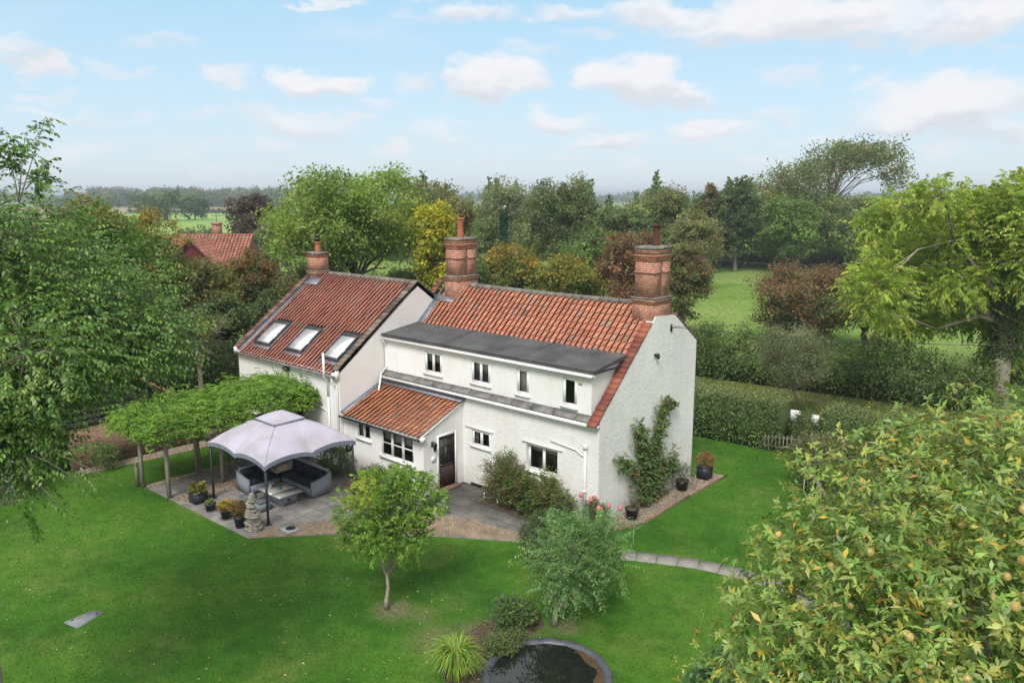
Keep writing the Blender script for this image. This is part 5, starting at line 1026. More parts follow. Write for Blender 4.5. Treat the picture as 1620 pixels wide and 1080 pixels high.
# ------------------------------------------------------------------ gazebo
CANVAS = M('gazebo_canvas', [(.33, .315, .33), (.42, .40, .46), (.47, .45, .56)], .8, .9, 7, .2, 0, .15, 6, .03)
CANVASD = M('gazebo_valance', [(.17, .19, .25), (.22, .245, .32)], .8, 2, 4, .2)
RATT = M('grey_rattan', [(.20, .23, .26), (.28, .31, .35)], .7, 30, 4, .25, 0, .5, 90, .006)
CUSH = M('charcoal_cushion', [(.022, .024, .032), (.045, .048, .06)], .95, 4, 4, .1)
GX0, GX1, GY0, GY1 = -11.95, -8.3, -7.22, -3.68
def gazebo():
    T = thing('gazebo', (-10.03, -5.4, 0), 'square garden gazebo with faded lilac grey canopy on four dark posts', 'gazebo')
    for x in (GX0, GX1):
        for y in (GY0, GY1):
            mb = MB(); mb.box(x-.03, y-.03, .03, x+.03, y+.03, 2.12); mb.box(x-.09, y-.09, .025, x+.09, y+.09, .04); sx = 1 if x == GX0 else -1; sy = 1 if y == GY0 else -1
            mb.tube([(x, y, 1.75), (x+sx*.35, y, 2.1)], .014, 5); mb.tube([(x, y, 1.75), (x, y+sy*.35, 2.1)], .014, 5); mb.build('post', DKGREY, T)
    mb = MB()
    for (a, b) in (((GX0, GY0), (GX1, GY0)), ((GX1, GY0), (GX1, GY1)), ((GX1, GY1), (GX0, GY1)), ((GX0, GY1), (GX0, GY0))): mb.tube([(*a, 2.14), (*b, 2.14)], .018, 6)
    mb.build('top_rail', DKGREY, T)
    # canopy: domed square, eaves lift between corner and middle in two arches per side
    e = .08; cx_, cy_ = (GX0+GX1)/2, (GY0+GY1)/2; hx_, hy_ = (GX1-GX0)/2+e, (GY1-GY0)/2+e; n = 28; V = []; rv = .17
    def edge(t): return 2.12+.18*abs(sin(t*pi))**.8-.0*(t)       # t 0..1 along each half... two arches
    def H_(u, w):
        r = max(abs(u), abs(w)); 
        if r < 1e-6: return 3.05
        tt = (min(abs(u), abs(w))/r); ez = 2.10+.20*(1-tt**2)**.5*0+.16*sin(pi*min(1, tt))**.7+.03*(1-tt)
        s = 1-r; dome = (3.05-ez)*(1-(1-s)**1.75); rib = .05*(1-tt)*sin(pi*min(r, 1))*0
        return ez+dome+.035*(tt**8)*sin(pi*r)+.02*((1-tt)**10)*sin(pi*r)
    for j in range(n+1):
        for i in range(n+1):
            u, w = -1+2*i/n, -1+2*j/n; V.append((cx_+u*hx_, cy_+w*hy_, H_(u, w)))
    F = [(j*(n+1)+i, j*(n+1)+i+1, (j+1)*(n+1)+i+1, (j+1)*(n+1)+i) for j in range(n) for i in range(n) if not (abs(-1+2*(i+.5)/n) < rv*.8 and abs(-1+2*(j+.5)/n) < rv*.8)]
    cpy = mesh_np('canopy', np.array(V), [np.array(F)], CANVAS, T, smooth=True)
    V = []; F = []; per = [(i, 0) for i in range(n)]+[(n, j) for j in range(n)]+[(n-i, n) for i in range(n)]+[(0, n-j) for j in range(n)]
    for (i, j) in per:
        u, w = -1+2*i/n, -1+2*j/n; z = H_(u, w); x, y = cx_+u*hx_*1.003, cy_+w*hy_*1.003; V += [(x, y, z-.004), (x, y, z-.15-.0)]
    m_ = len(per); F = [(2*k, 2*((k+1) % m_), 2*((k+1) % m_)+1, 2*k+1) for k in range(m_)]; mesh_np('valance', np.array(V), [np.array(F)], CANVASD, cpy)
    V = []; k = 10; q = .62
    for j in range(k+1):
        for i in range(k+1):
            u, w = -1+2*i/k, -1+2*j/k; r = max(abs(u), abs(w)); V.append((cx_+u*q, cy_+w*q, 3.02+.27*(1-r**1.5)))
    F = [(j*(k+1)+i, j*(k+1)+i+1, (j+1)*(k+1)+i+1, (j+1)*(k+1)+i) for j in range(k) for i in range(k)]
    for sx, sy in ((1, 1), (1, -1), (-1, 1), (-1, -1), (1, 0), (0, 1), (-1, 0), (0, -1)):
        MB().tube([(cx_+sx*hx_*t, cy_+sy*hy_*t, H_(sx*t, sy*t)+.004) for t in np.linspace(.98, .2, 24)], .011, 5).build('seam', CANVAS, cpy)
    vt = mesh_np('vent_cap', np.array(V), [np.array(F)], CANVAS, cpy)
    mb = MB(); mb.box(cx_-q, cy_-q, 2.94, cx_+q, cy_-q+.01, 3.02); mb.box(cx_+q-.01, cy_-q, 2.94, cx_+q, cy_+q, 3.02); mb.box(cx_-q, cy_+q-.01, 2.94, cx_+q, cy_+q, 3.02); mb.box(cx_-q, cy_-q, 2.94, cx_-q+.01, cy_+q, 3.02); mb.build('vent_edge', CANVASD, cpy)
    mb = MB()
    for sx in (-1, 1):
        for sy in (-1, 1): mb.tube([(cx_+sx*hx_*t, cy_+sy*hy_*t, H_(sx*t, sy*t)-.05) for t in np.linspace(.95, .15, 15)], .012, 5)
    for (a, b) in (((-1, 0), 1), ((1, 0), 1), ((0, 1), 1), ((0, -1), 1)): mb.tube([(cx_+a[0]*hx_*t, cy_+a[1]*hy_*t, H_(a[0]*t, a[1]*t)-.05) for t in np.linspace(.97, .15, 15)], .01, 5)
    mb.build('roof_rib', DKGREY, T)
    return T
gazebo()
mb = MB(); x, y = GX1-.02, GY1-.16; mb.box(x-.09, y-.06, 1.75, x+.09, y+.05, 1.98); mb.tube([(x, y-.07, 1.86), (x, y-.06, 1.86)], .06, 12); mb.tube([(x, y+.05, 1.9), (x, GY1, 1.9)], .015, 5)
tag(mb.build('speaker', BLACK), 'black box speaker fixed high on the rear right gazebo post', 'speaker')
def sofa(loc, rz, W_, label, arm_l=True, arm_r=True, D_=.80):
    """front faces local -y, width along x"""
    T = thing('rattan_sofa', loc, label, 'sofa', None, rz); kw = dict(local=True)
    mb = MB(); mb.box(0, 0, .06, W_, D_, .34); mb.build('seat_base', RATT, T, **kw)
    mb = MB(); mb.box(.0, D_-.10, .34, W_, D_, .82); mb.box(0, D_-.12, .82, W_, D_+.01, .86); mb.build('backrest', RATT, T, **kw)
    for on, x0 in ((arm_l, -.09), (arm_r, W_+.001)):
        if on: MB().prism([(x0, .0, .05), (x0, D_, .05), (x0, D_, .80), (x0, D_*.7, .70), (x0, D_*.35, .63), (x0, .0, .58)], (.09, 0, 0)).build('arm', RATT, T, **kw)
    k = max(1, round(W_/.75)); w = W_/k
    for i in range(k):
        mb = MB(); mb.box(i*w+.02, .02, .345, (i+1)*w-.02, D_-.12, .46); mb.build('seat_cushion', CUSH, T, **kw)
        mb = MB(); mb.obox((i*w+.03, D_-.24, .46), (w-.06, 0, 0), (0, .12, 0), (0, .05, .36)); mb.build('back_cushion', CUSH, T, **kw)
    for x0 in (.03, W_-.07):
        for y0 in (.03, D_-.07): MB().box(x0, y0, 0, x0+.04, y0+.04, .06).build('foot', DKGREY, T, **kw)
    return T
sofa((-11.4, -4.90, .03), 0, 2.15, 'long grey rattan sofa under the gazebo, its right end arm towards the porch', False, True, .85)
sofa((-11.95, -6.2, .03), pi/2, 1.25, 'short grey rattan sofa with dark cushions at the left side of the gazebo', True, False, .82).location = (-11.15, -6.2, .03)
def table():
    T = thing('coffee_table', (-9.95, -5.75, .03), 'low grey rattan table with cream glass top in front of the sofas', 'table')
    mb = MB(); mb.box(-10.45, -6.08, .08, -9.33, -5.42, .40); mb.build('base', RATT, T)
    MB().box(-10.62, -6.25, .40, -9.18, -5.25, .425).build('table_frame', RATT, T)
    TOP = M('cream_glass_top', [(.50, .49, .43), (.56, .55, .49)], .15, 2, 3, .6)
    for a, b in ((-10.6, -9.74), (-9.71, -9.2)): MB().box(a, -6.23, .426, b, -5.27, .44).build('table_top', TOP, T)
    MB().box(-9.33, -5.85, .18, -9.30, -5.70, .25).build('latch', BLACK, T)
    for x in (-10.42, -9.4):
        for y in (-6.05, -5.48): MB().box(x, y, .03, x+.05, y+.05, .08).build('foot', WPAINT, T)
table()
tag(MB().lathe((-9.95, -5.72, .442), [(.045, 0), (.075, .02), (.08, .10), (.07, .12), (.06, .10)], 14).build('glass_bowl', M('teal_glass', [(.06, .22, .24)], .1, spec=.8)), 'teal glass jar standing on the cream table top', 'jar')
rgv = np.random.default_rng(1)
mb = MB()
for i in range(6): mb.tube([(-10.38+rgv.random()*.1, -5.95+rgv.random()*.1, .442), (-10.36+rgv.random()*.15, -5.93+rgv.random()*.14, .56+.08*rgv.random())], .012, 5)
tag(mb.build('candle_cluster', WPAINT), 'cluster of pale candle sticks on the table beside the gazebo post', 'candles')
for (x, y, lb_) in ((-9.62, -6.68, 'square grey rattan stool nearest the front gazebo post'), (-10.35, -6.75, 'square grey rattan stool to the left, half hidden by the stone figure')):
    T = thing('rattan_stool', (x, y, .03), lb_, 'stool', 'rattan stools by the table')
    MB().box(x-.22, y-.22, .07, x+.22, y+.22, .36).build('base', RATT, T); MB().box(x-.235, y-.235, .36, x+.235, y+.235, .40).build('seat_cushion', M('grey_cushion', [(.12, .13, .15)], .9), T)
    for a in (-.19, .15):
        for b in (-.19, .15): MB().box(x+a, y+b, .03, x+a+.04, y+b+.04, .07).build('foot', WPAINT, T)
# ------------------------------------------------------------------ plants
def plant_mesh(name, rng, c, n, hgt, rad, k, ll, lw, pal, parent, droop=.4, base_r=.05, whorl=False, mat=None, z0=0, up=.8):
    c = np.array(c, float); a = rng.random(n)*2*pi; r = rad*np.sqrt(rng.random(n)); h = z0+hgt*(.15+.85*rng.random(n))*(1-.35*(r/rad)**2)
    O = np.stack([c[0]+np.cos(a)*r, c[1]+np.sin(a)*r, c[2]+h], 1); D = unit(np.stack([np.cos(a)*.6*r/rad, np.sin(a)*.6*r/rad, np.full(n, up)], 1)+rng.normal(size=(n, 3))*.35)
    P, Dl, Nn, l = sprays(rng, O, D, np.full(n, hgt*.22)*(.6+.8*rng.random(n)), k, ll, lw, droop, .8, whorl); V, F, kk = leaves(P, Dl, Nn, l, l*lw, .1)
    cc = np.repeat(pick(rng, pal, n)*(.75+.5*rng.random((n, 1))), k, axis=0); return mesh_np(name, V, [np.array(F)], mat or LEAF, parent, np.repeat(leafcol(rng, cc, .2), kk, axis=0))
def potplant(loc, label, rad, h, pal, ph, pr, pot='square', ll=.07, n=120, saucer=False, seed=0, lw=.5, cat='potted plant', flowers=None):
    rng = np.random.default_rng(seed); x, y = loc; T = thing('potted_plant', (x, y, .03), label, cat)
    if pot == 'square':
        mb = MB(); mb.prism([(x-rad, y-rad, .035), (x+rad, y-rad, .035), (x+rad, y+rad, .035), (x-rad, y+rad, .035)], (0, 0, h)); mb.box(x-rad-.012, y-rad-.012, h+.0, x+rad+.012, y+rad+.012, h+.036); mb.build('pot', PLASTIC, T)
    else: MB().lathe((x, y, .035), [(rad*.78, 0), (rad*.98, h*.86), (rad*1.06, h*.87), (rad*1.06, h), (rad*.95, h), (rad*.9, h-.03)], 18).build('pot', PLASTIC, T)
    MB().lathe((x, y, h), [(rad*.85, 0), (rad*.85, .03)], 14).build('compost', SOIL, T)
    if saucer: MB().lathe((x, y, .027), [(rad*1.05, 0), (rad*1.3, .03), (rad*1.25, .032), (rad, .008)], 18).build('saucer', CONC, T)
    plant_mesh('foliage', rng, (x, y, h), n, ph, pr, 9, ll, lw, pal, T)
    mb = MB()
    for i in range(9): a = rng.random()*6; mb.tube([(x, y, h), (x+cos(a)*pr*.5, y+sin(a)*pr*.5, h+ph*.8)], .006, 4)
    mb.build('stem', BARK, T)
    if flowers:
        P = np.array([x, y, h])+np.stack([rng.normal(size=40)*pr*.5, rng.normal(size=40)*pr*.5, ph*(.7+.4*rng.random(40))], 1); D = unit(rng.normal(size=(40, 3))+[0, 0, .5]); V, F, k = leaves(P, D, unit(rng.normal(size=(40, 3))+[0, 0, 1]), .07, .06)
        mesh_np('flower', V, [F], LEAF, T, np.tile(flowers, (len(V), 1)))
    return T
YG = [(.30, .33, .04, 3), (.20, .28, .04, 2), (.35, .25, .05, 1)]
potplant((-12.0, -7.78), 'yellow leaved plant in a square black tub, leftmost on the patio edge', .24, .38, YG+[(.16, .06, .05, 1)], .42, .25, 'square', seed=1)
potplant((-10.95, -7.88), 'low pale plant in a small round black pot on a saucer', .19, .26, [(.25, .32, .12), (.15, .24, .06)], .14, .13, 'round', n=50, saucer=True, seed=2)
potplant((-9.9, -7.86), 'yellow and orange leaved plant in a round black pot on a saucer', .19, .30, [(.42, .38, .05, 3), (.45, .24, .06, 2)], .35, .24, 'round', saucer=True, seed=3)
potplant((-8.88, -7.92), 'rust orange shrub in a black pot beside the stone figure', .19, .36, [(.32, .17, .07, 3), (.26, .20, .06, 2), (.15, .18, .05, 1)], .62, .22, 'round', seed=4)
potplant((.47, 1.35), 'spiky grey twiggy plant in a round black pot by the gable, nearest the cottage corner', .23, .36, [(.20, .20, .15), (.16, .17, .12)], .6, .26, 'round', ll=.05, n=70, seed=5, lw=.2)
potplant((.42, 4.85), 'grey green bushy plant in a round black pot, middle of the gable wall', .24, .36, [(.14, .19, .10, 2), (.18, .22, .13, 1)], .65, .42, 'round', ll=.06, n=170, seed=6, lw=.35)
potplant((.45, 6.55), 'orange red leaved shrub in a square black pot at the far gable corner', .23, .46, [(.34, .12, .06, 3), (.40, .18, .08, 2), (.2, .18, .06, 1)], .6, .3, 'square', seed=7, n=100)
# stacked stone figure
def stone():
    T = thing('stone_sculpture', (-8.42, -7.72, .03), 'tall layered stone garden figure at the near edge of the patio', 'sculpture'); ST = M('layered_stone', [(.17, .155, .12), (.32, .30, .25), (.42, .40, .34)], .95, 9, 6, .1, 0, .9, 30, .02)
    rng = random.Random(4); z = .03; mb = MB(); k = 15
    for i in range(k):
        t = i/k; r = .30*(1-t)**.55+.05+(.05 if .45 < t < .6 else 0); h = .055+.03*rng.random(); n = 9; ox, oy = rng.gauss(0, .02), rng.gauss(0, .02); a0 = rng.random()*6
        pr = [(cos(a0+2*pi*j/n)*r*(.85+.3*rng.random()), sin(a0+2*pi*j/n)*r*.72*(.85+.3*rng.random())) for j in range(n)]
        mb.prism([(-8.42+ox+p, -7.72+oy+q, z) for p, q in pr], (rng.gauss(0, .01), rng.gauss(0, .01), h)); z += h*.96
    mb.build('stone_layer', ST, T)
    mb = MB(); rr = .15
    for i in range(4): mb.lathe((-8.42+.01*i, -7.72, z-.02+i*.075), [(rr*(1-.12*i)*.8, 0), (rr*(1-.12*i), .035), (rr*(1-.12*i)*.75, .08)], 9)
    mb.build('stone_head', ST, T)
stone()
# drain cover & lawn hatch
T = thing('drain_cover', (*G(460, 838), .03), 'square pale drain surround with round dark grating beside the patio', 'drain cover'); x, y = G(460, 838)
mb = MB(); mb.obox((x-.36, y-.26, .03), (.62, -.02, 0), (.08, .5, 0), (0, 0, .03)); mb.build('slab', M('pale_concrete', [(.28, .30, .31), (.36, .38, .39)], .9, 4, 4), T)
mb = MB(); mb.lathe((x, y, .061), [(.16, 0), (.16, .012), (.02, .012)], 20); gr_ = mb.build('grating', BLACK, T)
a, b, c, d = [np.array(G(*q)) for q in ((101, 985), (147, 966), (166, 968), (122, 994))]
T = thing('manhole_cover', (*((a+c)/2), 0), 'rectangular grey inspection cover set in the lawn at the lower left', 'manhole cover')
o = MB(); o.prism([(*q, -.02) for q in (a, d, c, b)], (0, 0, .045)); o.build('cover_plate', M('worn_concrete', [(.20, .22, .22), (.27, .29, .29)], .9, 6, 5, .2, 0, .3, 40), T)
for q in (a*.8+c*.2, a*.2+c*.8): MB().lathe((*q, .024), [(.035, 0), (.035, .006)], 8).build('lifting_eye', BLACK, T)
# ------------------------------------------------------------------ pergola with climber
PWOOD = M('silvered_timber', [(.22, .20, .15), (.36, .34, .28)], .9, 7, 6, .15, 0, .4, 40)
def pergola():
    T = thing('timber_pergola', (-14, -5.3, 0), 'timber pergola smothered by a leafy wisteria beside the gazebo', 'pergola')
    for (x, y) in ((-15.0, -8.45), (-13.15, -8.3), (-15.0, -6.3), (-13.15, -6.2), (-15.0, -4.2), (-13.15, -4.1), (-15, -2.5), (-13.15, -2.45)):
        MB().box(x-.06, y-.06, 0, x+.06, y+.06, 2.25).build('post', PWOOD, T)
    for x in (-15.0, -13.15): MB().box(x-.05, -9.0, 2.25, x+.05, -2.35, 2.4).build('beam', WOODG, T)
    for i in range(9): MB().box(-15.5, -8.8+i*.78, 2.4, -12.7, -8.8+i*.78+.05, 2.52).build('rafter', WOODG, T)
pergola()
def climber():
    rng = np.random.default_rng(31); T = thing('wisteria', (-14.1, -5.6, 0), 'bright green wisteria mass trained over the pergola roof', 'climber'); n = 9500
    x = -16.1+3.8*rng.random(n); y = -9.2+7.1*rng.random(n); hh = 2.85+.05*np.sin(x*3.1+y*1.9)+.05*np.sin(y*2.7+1)+.30*np.clip((y+9)/7, 0, 1)
    ex = np.minimum((x+16.1)/.5, (-12.3-x)/.5).clip(0, 1); ey = np.minimum((y+9.2)/.5, (-2.1-y)/.5).clip(0, 1); ed = np.minimum(ex, ey); z = 2.5+(hh-2.5)*ed**.25-(ed < .5)*.42*rng.random(n)**1.3+.18*np.abs(rng.normal(size=n))*(rng.random(n) < .35)
    O = np.stack([x, y, z+rng.normal(size=n)*.06], 1); a = rng.random(n)*6.28; D = unit(np.stack([np.cos(a), np.sin(a), .35+.4*rng.normal(size=n)], 1)); L = .3*(.6+.8*rng.random(n))
    P, Dl, Nn, l = sprays(rng, O, D, L, 12, .095, .05, .7, .8); V, F, k = leaves(P, Dl, Nn, l, l*.42, .08)
    pal = [(.17, .31, .04, 3), (.22, .37, .05, 3), (.12, .23, .035, 2)]
    cc = np.repeat(pick(rng, pal, n)*(.75+.5*rng.random((n, 1))), 12, axis=0); mesh_np('foliage', V, [np.array(F)], LEAF, T, np.repeat(leafcol(rng, cc, .2), k, axis=0))
    mb = MB()
    for s in range(3):
        x0, y0 = (-15, -13.15, -15)[s]+.12, (-6.3, -4.1, -2.5)[s]; mb.tube([(x0+.08*cos(t*4), y0+.08*sin(t*4), t*2.5) for t in np.linspace(0, 1, 10)], .035, 6)
    for i in range(26):
        a_ = np.array([-15.3+2.6*rng.random(), -8.6+6.2*rng.random(), 2.5]); mb.tube([a_, a_+[rng.normal()*.5, rng.normal()*.5, .15], a_+[rng.normal(), rng.normal(), .2]], .018, 4)
    mb.build('stem', BARK, T)
climber()
T = thing('trellis_panel', (-13.1, -5.4, 0), 'dark diamond lattice trellis panel between the pergola post and the sofa', 'trellis')
mb = MB(); A, B, z0, z1 = np.array([-13.1, -5.95]), np.array([-12.5, -4.75]), .35, 1.55
def tp_(s, z): q = A+(B-A)*s; return (q[0], q[1], z)
for k in range(-6, 8):
    pts = []
    for sgn in (1, -1):
        s0, s1 = k/6, k/6+sgn*(1.2/1.35); f = [(s, z0+(z1-z0)*((s-s0)/(s1-s0))) for s in (s0, s1)]
        lo = max(0, min(s0, s1)); hi = min(1, max(s0, s1))
        if hi-lo > .02:
            zz_ = [z0+(z1-z0)*(s-s0)/(s1-s0) for s in (lo, hi)]; mb.tube([tp_(lo, zz_[0]), tp_(hi, zz_[1])], .014, 4)
mb.build('lattice', WOODD, T)
mb = MB()
for p, q in ((tp_(0, z0), tp_(1, z0)), (tp_(0, z1), tp_(1, z1)), (tp_(0, z0), tp_(0, z1)), (tp_(1, z0), tp_(1, z1))): mb.tube([p, q], .022, 4)
mb.build('frame', WOODD, T)
tag(MB().box(-15.3, -8.6, 0, -15.2, -8.5, .85).lathe((-15.25, -8.55, .85), [(.07, 0), (.07, .05), (.02, .09)], 8).build('garden_bollard', WOODG), 'short timber post light at the foot of the outer pergola post', 'bollard')
# ------------------------------------------------------------------ outbuilding
def outbuilding():
    T = thing('outbuilding', (-22.5, -9.7, 0), 'old brick outbuilding with red pantile roof behind the left foreground branches', 'outbuilding')
    x0, x1, y0, y1, yr_, ze, zr = -27, -18.8, -14.9, -4.3, -9.6, 1.75, 5.1
    mb = MB(); mb.box(x1-.2, -9.6, 0, x1, y1, ze); mb.box(x1-.2, y0, 0, x1, -12.2, ze); mb.box(x0, y1-.2, 0, x1-.2, y1, ze); mb.box(x0, y0, 0, x0+.2, y1-.2, ze); mb.box(x1-.2, -12.2, 1.6, x1, -9.6, ze); mb.box(x0+.2, y0, 0, x1-.2, y0+.2, ze); mb.build('wall', BRICK2, T)
    MB().poly([(x0, y1, ze), (x0, y0, ze), (x0, yr_, zr-.1)]).build('gable_end', WOODD, T)
    mb = MB(); mb.poly([(x1, y0, ze), (x1, y1, ze), (x1, yr_, zr-.1)])
    for i in range(14): z = ze+.24*i; w = (zr-.1-z)/(zr-.1-ze)*5.3; mb.box(x1+.0, yr_-w, z, x1+.025, yr_+w, z+.22) if w > .1 else None
    mb.build('weatherboard', WOODD, T)
    sl = (zr-ze)/(yr_-y0); v1 = np.array([0, 1, sl]); v1 /= np.linalg.norm(v1); v2 = np.array([0, -1, sl]); v2 /= np.linalg.norm(v2)
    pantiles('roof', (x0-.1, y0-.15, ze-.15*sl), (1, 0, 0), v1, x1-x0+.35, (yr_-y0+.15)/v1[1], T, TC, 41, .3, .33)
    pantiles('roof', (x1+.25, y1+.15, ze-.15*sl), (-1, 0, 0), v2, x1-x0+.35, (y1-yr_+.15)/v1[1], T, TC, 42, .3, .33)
    mb = MB(); mb.obox((x1+.16, y1+.15, ze-.15*sl-.12), (.05, 0, 0), v2*(y1-yr_+.15)/v1[1], (0, 0, .16)); mb.obox((x1+.16, y0-.15, ze-.15*sl-.12), (.05, 0, 0), v1*(yr_-y0+.15)/v1[1], (0, 0, .16)); mb.build('bargeboard', WOODG, T)
    mb = MB(); mb.box(x1-.15, -11.9, 0, x1-.1, -9.9, 1.6); mb.build('door', WOODD, T)
    # lean-to
    s2 = np.array([-1, 0, .5]); s2 /= np.linalg.norm(s2)
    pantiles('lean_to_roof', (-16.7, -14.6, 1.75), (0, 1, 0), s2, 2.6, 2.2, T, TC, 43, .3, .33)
    mb = MB(); mb.box(-16.95, -14.5, 0, -16.85, -12.1, 1.7); mb.build('lean_to_wall', SMOOTHR, T)
outbuilding()
tag(MB().box(-18.62, -4.05, 0, -18.54, -2.9, .95).box(-18.64, -4.12, 0, -18.52, -4.05, 1.0).build('screen_panel', WOODG), 'small grey timber screen at the end of the brick wall', 'screen')
# red roofed house behind
def redhouse():
    q = lambda u, v, d=74: at(u, v, d); ML = np.array([-.748, -.663, 0])
    c = q(330, 400, 74); base = np.array([c[0], c[1], 0.]); T = thing('red_roofed_house', base, 'distant house with red tiled roofs and a dark maroon gable seen over the trees', 'house')
    RH = M('maroon_board', [(.07, .012, .012), (.12, .02, .02)], .7, 3, 4); r_ = RT; f_ = np.array([FW[0], FW[1], 0])/np.hypot(FW[0], FW[1])
    def pnt(a, b, z): return base+r_*a+f_*b+np.array([0, 0, z])
    s = 74/FPX; zr = CP[2]-(368-308)*s
    mb = MB(); a0, a1 = -72*s, 70*s; dpt = 3.2; ze = zr-2.6
    mb.poly([pnt(a0, -dpt, 0), pnt(a1, -dpt, 0), pnt(a1, -dpt, ze), pnt(a0, -dpt, ze)]); mb.poly([pnt(a1, -dpt, 0), pnt(a1, dpt, 0), pnt(a1, dpt, ze), pnt(a1, 0, zr-.1), pnt(a1, -dpt, ze)]); mb.poly([pnt(a0, dpt, 0), pnt(a0, -dpt, 0), pnt(a0, -dpt, ze), pnt(a0, dpt, ze)]); mb.poly([pnt(a1, dpt, 0), pnt(a0, dpt, 0), pnt(a0, dpt, ze), pnt(a1, dpt, ze)])
    mb.build('wall', BRICK2, T)
    up_ = f_*dpt+np.array([0, 0, zr-ze]); L_ = np.linalg.norm(up_); up_ /= L_; PR = [(.33, .145, .10), (.30, .13, .095), (.36, .16, .11)]
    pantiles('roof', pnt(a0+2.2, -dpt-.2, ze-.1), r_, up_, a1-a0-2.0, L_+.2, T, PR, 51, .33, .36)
    mb = MB(); mb.cur = (.31, .135, .095); mb.poly([pnt(a0-.2, -dpt-.2, ze-.1), pnt(a0+2.3, -dpt-.2, ze-.1), pnt(a0+2.3, 0, zr), pnt(a0+1.7, 0, zr)]); mb.poly([pnt(a0-.2, dpt, ze), pnt(a0-.2, -dpt-.2, ze-.1), pnt(a0+1.7, 0, zr)]); mb.poly([pnt(a1, dpt, ze), pnt(a0-.2, dpt, ze), pnt(a0+1.7, 0, zr), pnt(a1, 0, zr)]); mb.build('hip_roof', TILE, T, col=True)
    # front gable
    ap = (335-330)*s; hw = 38*s; zg = CP[2]-(373-308)*s; z0 = CP[2]-(412-308)*s; b0 = -dpt-1.6
    mb = MB(); mb.poly([pnt(ap-hw, b0, z0), pnt(ap+hw, b0, z0), pnt(ap, b0, zg)]); mb.poly([pnt(ap-hw, b0, 0), pnt(ap+hw, b0, 0), pnt(ap+hw, b0, z0), pnt(ap-hw, b0, z0)]); mb.build('gable_boards', RH, T)
    for sg in (-1, 1):
        e = pnt(ap+sg*(hw+.3), b0-.25, z0-.3); w = (pnt(ap, b0-.25, zg+.05)-e); Lw = np.linalg.norm(w)
        pantiles('gable_roof', e+(f_*5 if sg < 0 else 0), f_ if sg > 0 else -f_, w/Lw, 5, Lw, T, PR, 60+sg, .33, .36); MB().obox(e-f_*.05-np.array([0, 0, .2]), w, f_*.06, (0, 0, .25)).build('bargeboard', RH, T)
    k = pnt((344-330)*s, .3, zr-.4); ch = MB(); ch.box(k[0]-.4, k[1]-.3, k[2], k[0]+.4, k[1]+.3, k[2]+1.5); ch.box(k[0]-.46, k[1]-.36, k[2]+1.3, k[0]+.46, k[1]+.36, k[2]+1.45); co_ = ch.build('chimney', BRICK, T)
    MB().tube([k+[0, 0, 1.4], k+[0, 0, 2.3]], .03, 5).tube([k+r_*-.5+[0, 0, 2.1], k+r_*.7+[0, 0, 2.1]], .02, 5).build('aerial', WIRE, co_)
redhouse()
# ------------------------------------------------------------------ poles, wires, fence, gate
pp = at(797, 400, 75); T = thing('utility_pole', (pp[0], pp[1], 0), 'ivy clad wooden utility pole standing among the trees behind the main roof', 'utility pole')
MB().tube([(pp[0], pp[1], 0), (pp[0], pp[1], 9.9)], [.17, .12], 8).build('pole', WOODG, T)
rng = np.random.default_rng(8); n = 1400; a = rng.random(n)*6.28; z = 3+6.5*rng.random(n); P = np.stack([pp[0]+np.cos(a)*.28, pp[1]+np.sin(a)*.28, z], 1); V, F, k = leaves(P, unit(rng.normal(size=(n, 3))), unit(np.stack([np.cos(a), np.sin(a), 0*a], 1)), .28, .2); mesh_np('ivy', V, [F], LEAF, T, np.repeat(leafcol(rng, pick(rng, [(.03, .08, .035)], n)), 4, axis=0))
MB().lathe((pp[0]+.2, pp[1], 9.75), [(.05, 0), (.08, .05), (.05, .18)], 8).build('insulator', WPAINT, T)
q = at(817, 405, 60); tag(MB().tube([(q[0], q[1], 0), (q[0], q[1], CP[2]-(395-308)/FPX*60)], [.14, .12], 8).build('cut_pole', WOODG), 'short grey cut off pole poking out of the field maples', 'pole')
def wire(a, b, sag, label, r=.012, n=24):
    a, b = np.array(a), np.array(b); pts = [a+(b-a)*t-np.array([0, 0, 4*sag*t*(1-t)]) for t in np.linspace(0, 1, n)]; tag(MB().tube(pts, r, 5, cap=False).build('overhead_cable', WIRE), label, 'cable')
wire((pp[0]+.2, pp[1], 9.85), at(1760, 404, 30), 2.3, 'long overhead cable sagging from the ivy clad pole to the right edge', .022, 40)
wire((.14, 4.34, 6.22), at(1760, 545, 30), .25, 'thin cable running right from the bracket on the gable wall', .011)
wire((.14, 4.34, 6.25), at(1500, 482, 52), .3, 'thin upper cable rising right from the gable bracket across the meadow', .010)
def stockfence():
    d = 117; U_ = np.arange(1120, 1500, 26)
    T = thing('wire_fence', (*at(1120, 308, d)[:2], 0), 'post and wire stock fence along the far side of the meadow', 'fence')
    for u in U_: c = at(u, 308, d); MB().tube([(c[0], c[1], 0), (c[0], c[1], 1.4)], .07, 6).build('post', WOODG, T)
    for z in (.5, .9, 1.3): MB().tube([(*at(U_[0], 308, d)[:2], z), (*at(U_[-1], 308, d)[:2], z)], .03, 4).build('wire', WIRE, T)
stockfence()
def picket():
    T = thing('picket_fence', (1.7, 12.2, 0), 'worn pale picket fence filling the gap in the clipped hedge', 'fence'); A, B = np.array([.75, 11.35]), np.array([2.75, 12.15]); rng = random.Random(2)
    for i in range(15):
        if i in (8, 11): continue
        s = i/14; q = A+(B-A)*s; h = .72+.06*rng.random(); MB().prism([(q[0]-.03, q[1], 0), (q[0]+.03, q[1], 0), (q[0]+.03, q[1]+.02, 0), (q[0]-.03, q[1]+.02, 0)], (rng.gauss(0, .015), 0, h)).build('picket', WOODG, T)
    for z in (.2, .6): MB().obox((*A, z), (*(B-A), 0), (-.01, .03, 0), (0, 0, .05)).build('rail', WOODG, T)
picket()
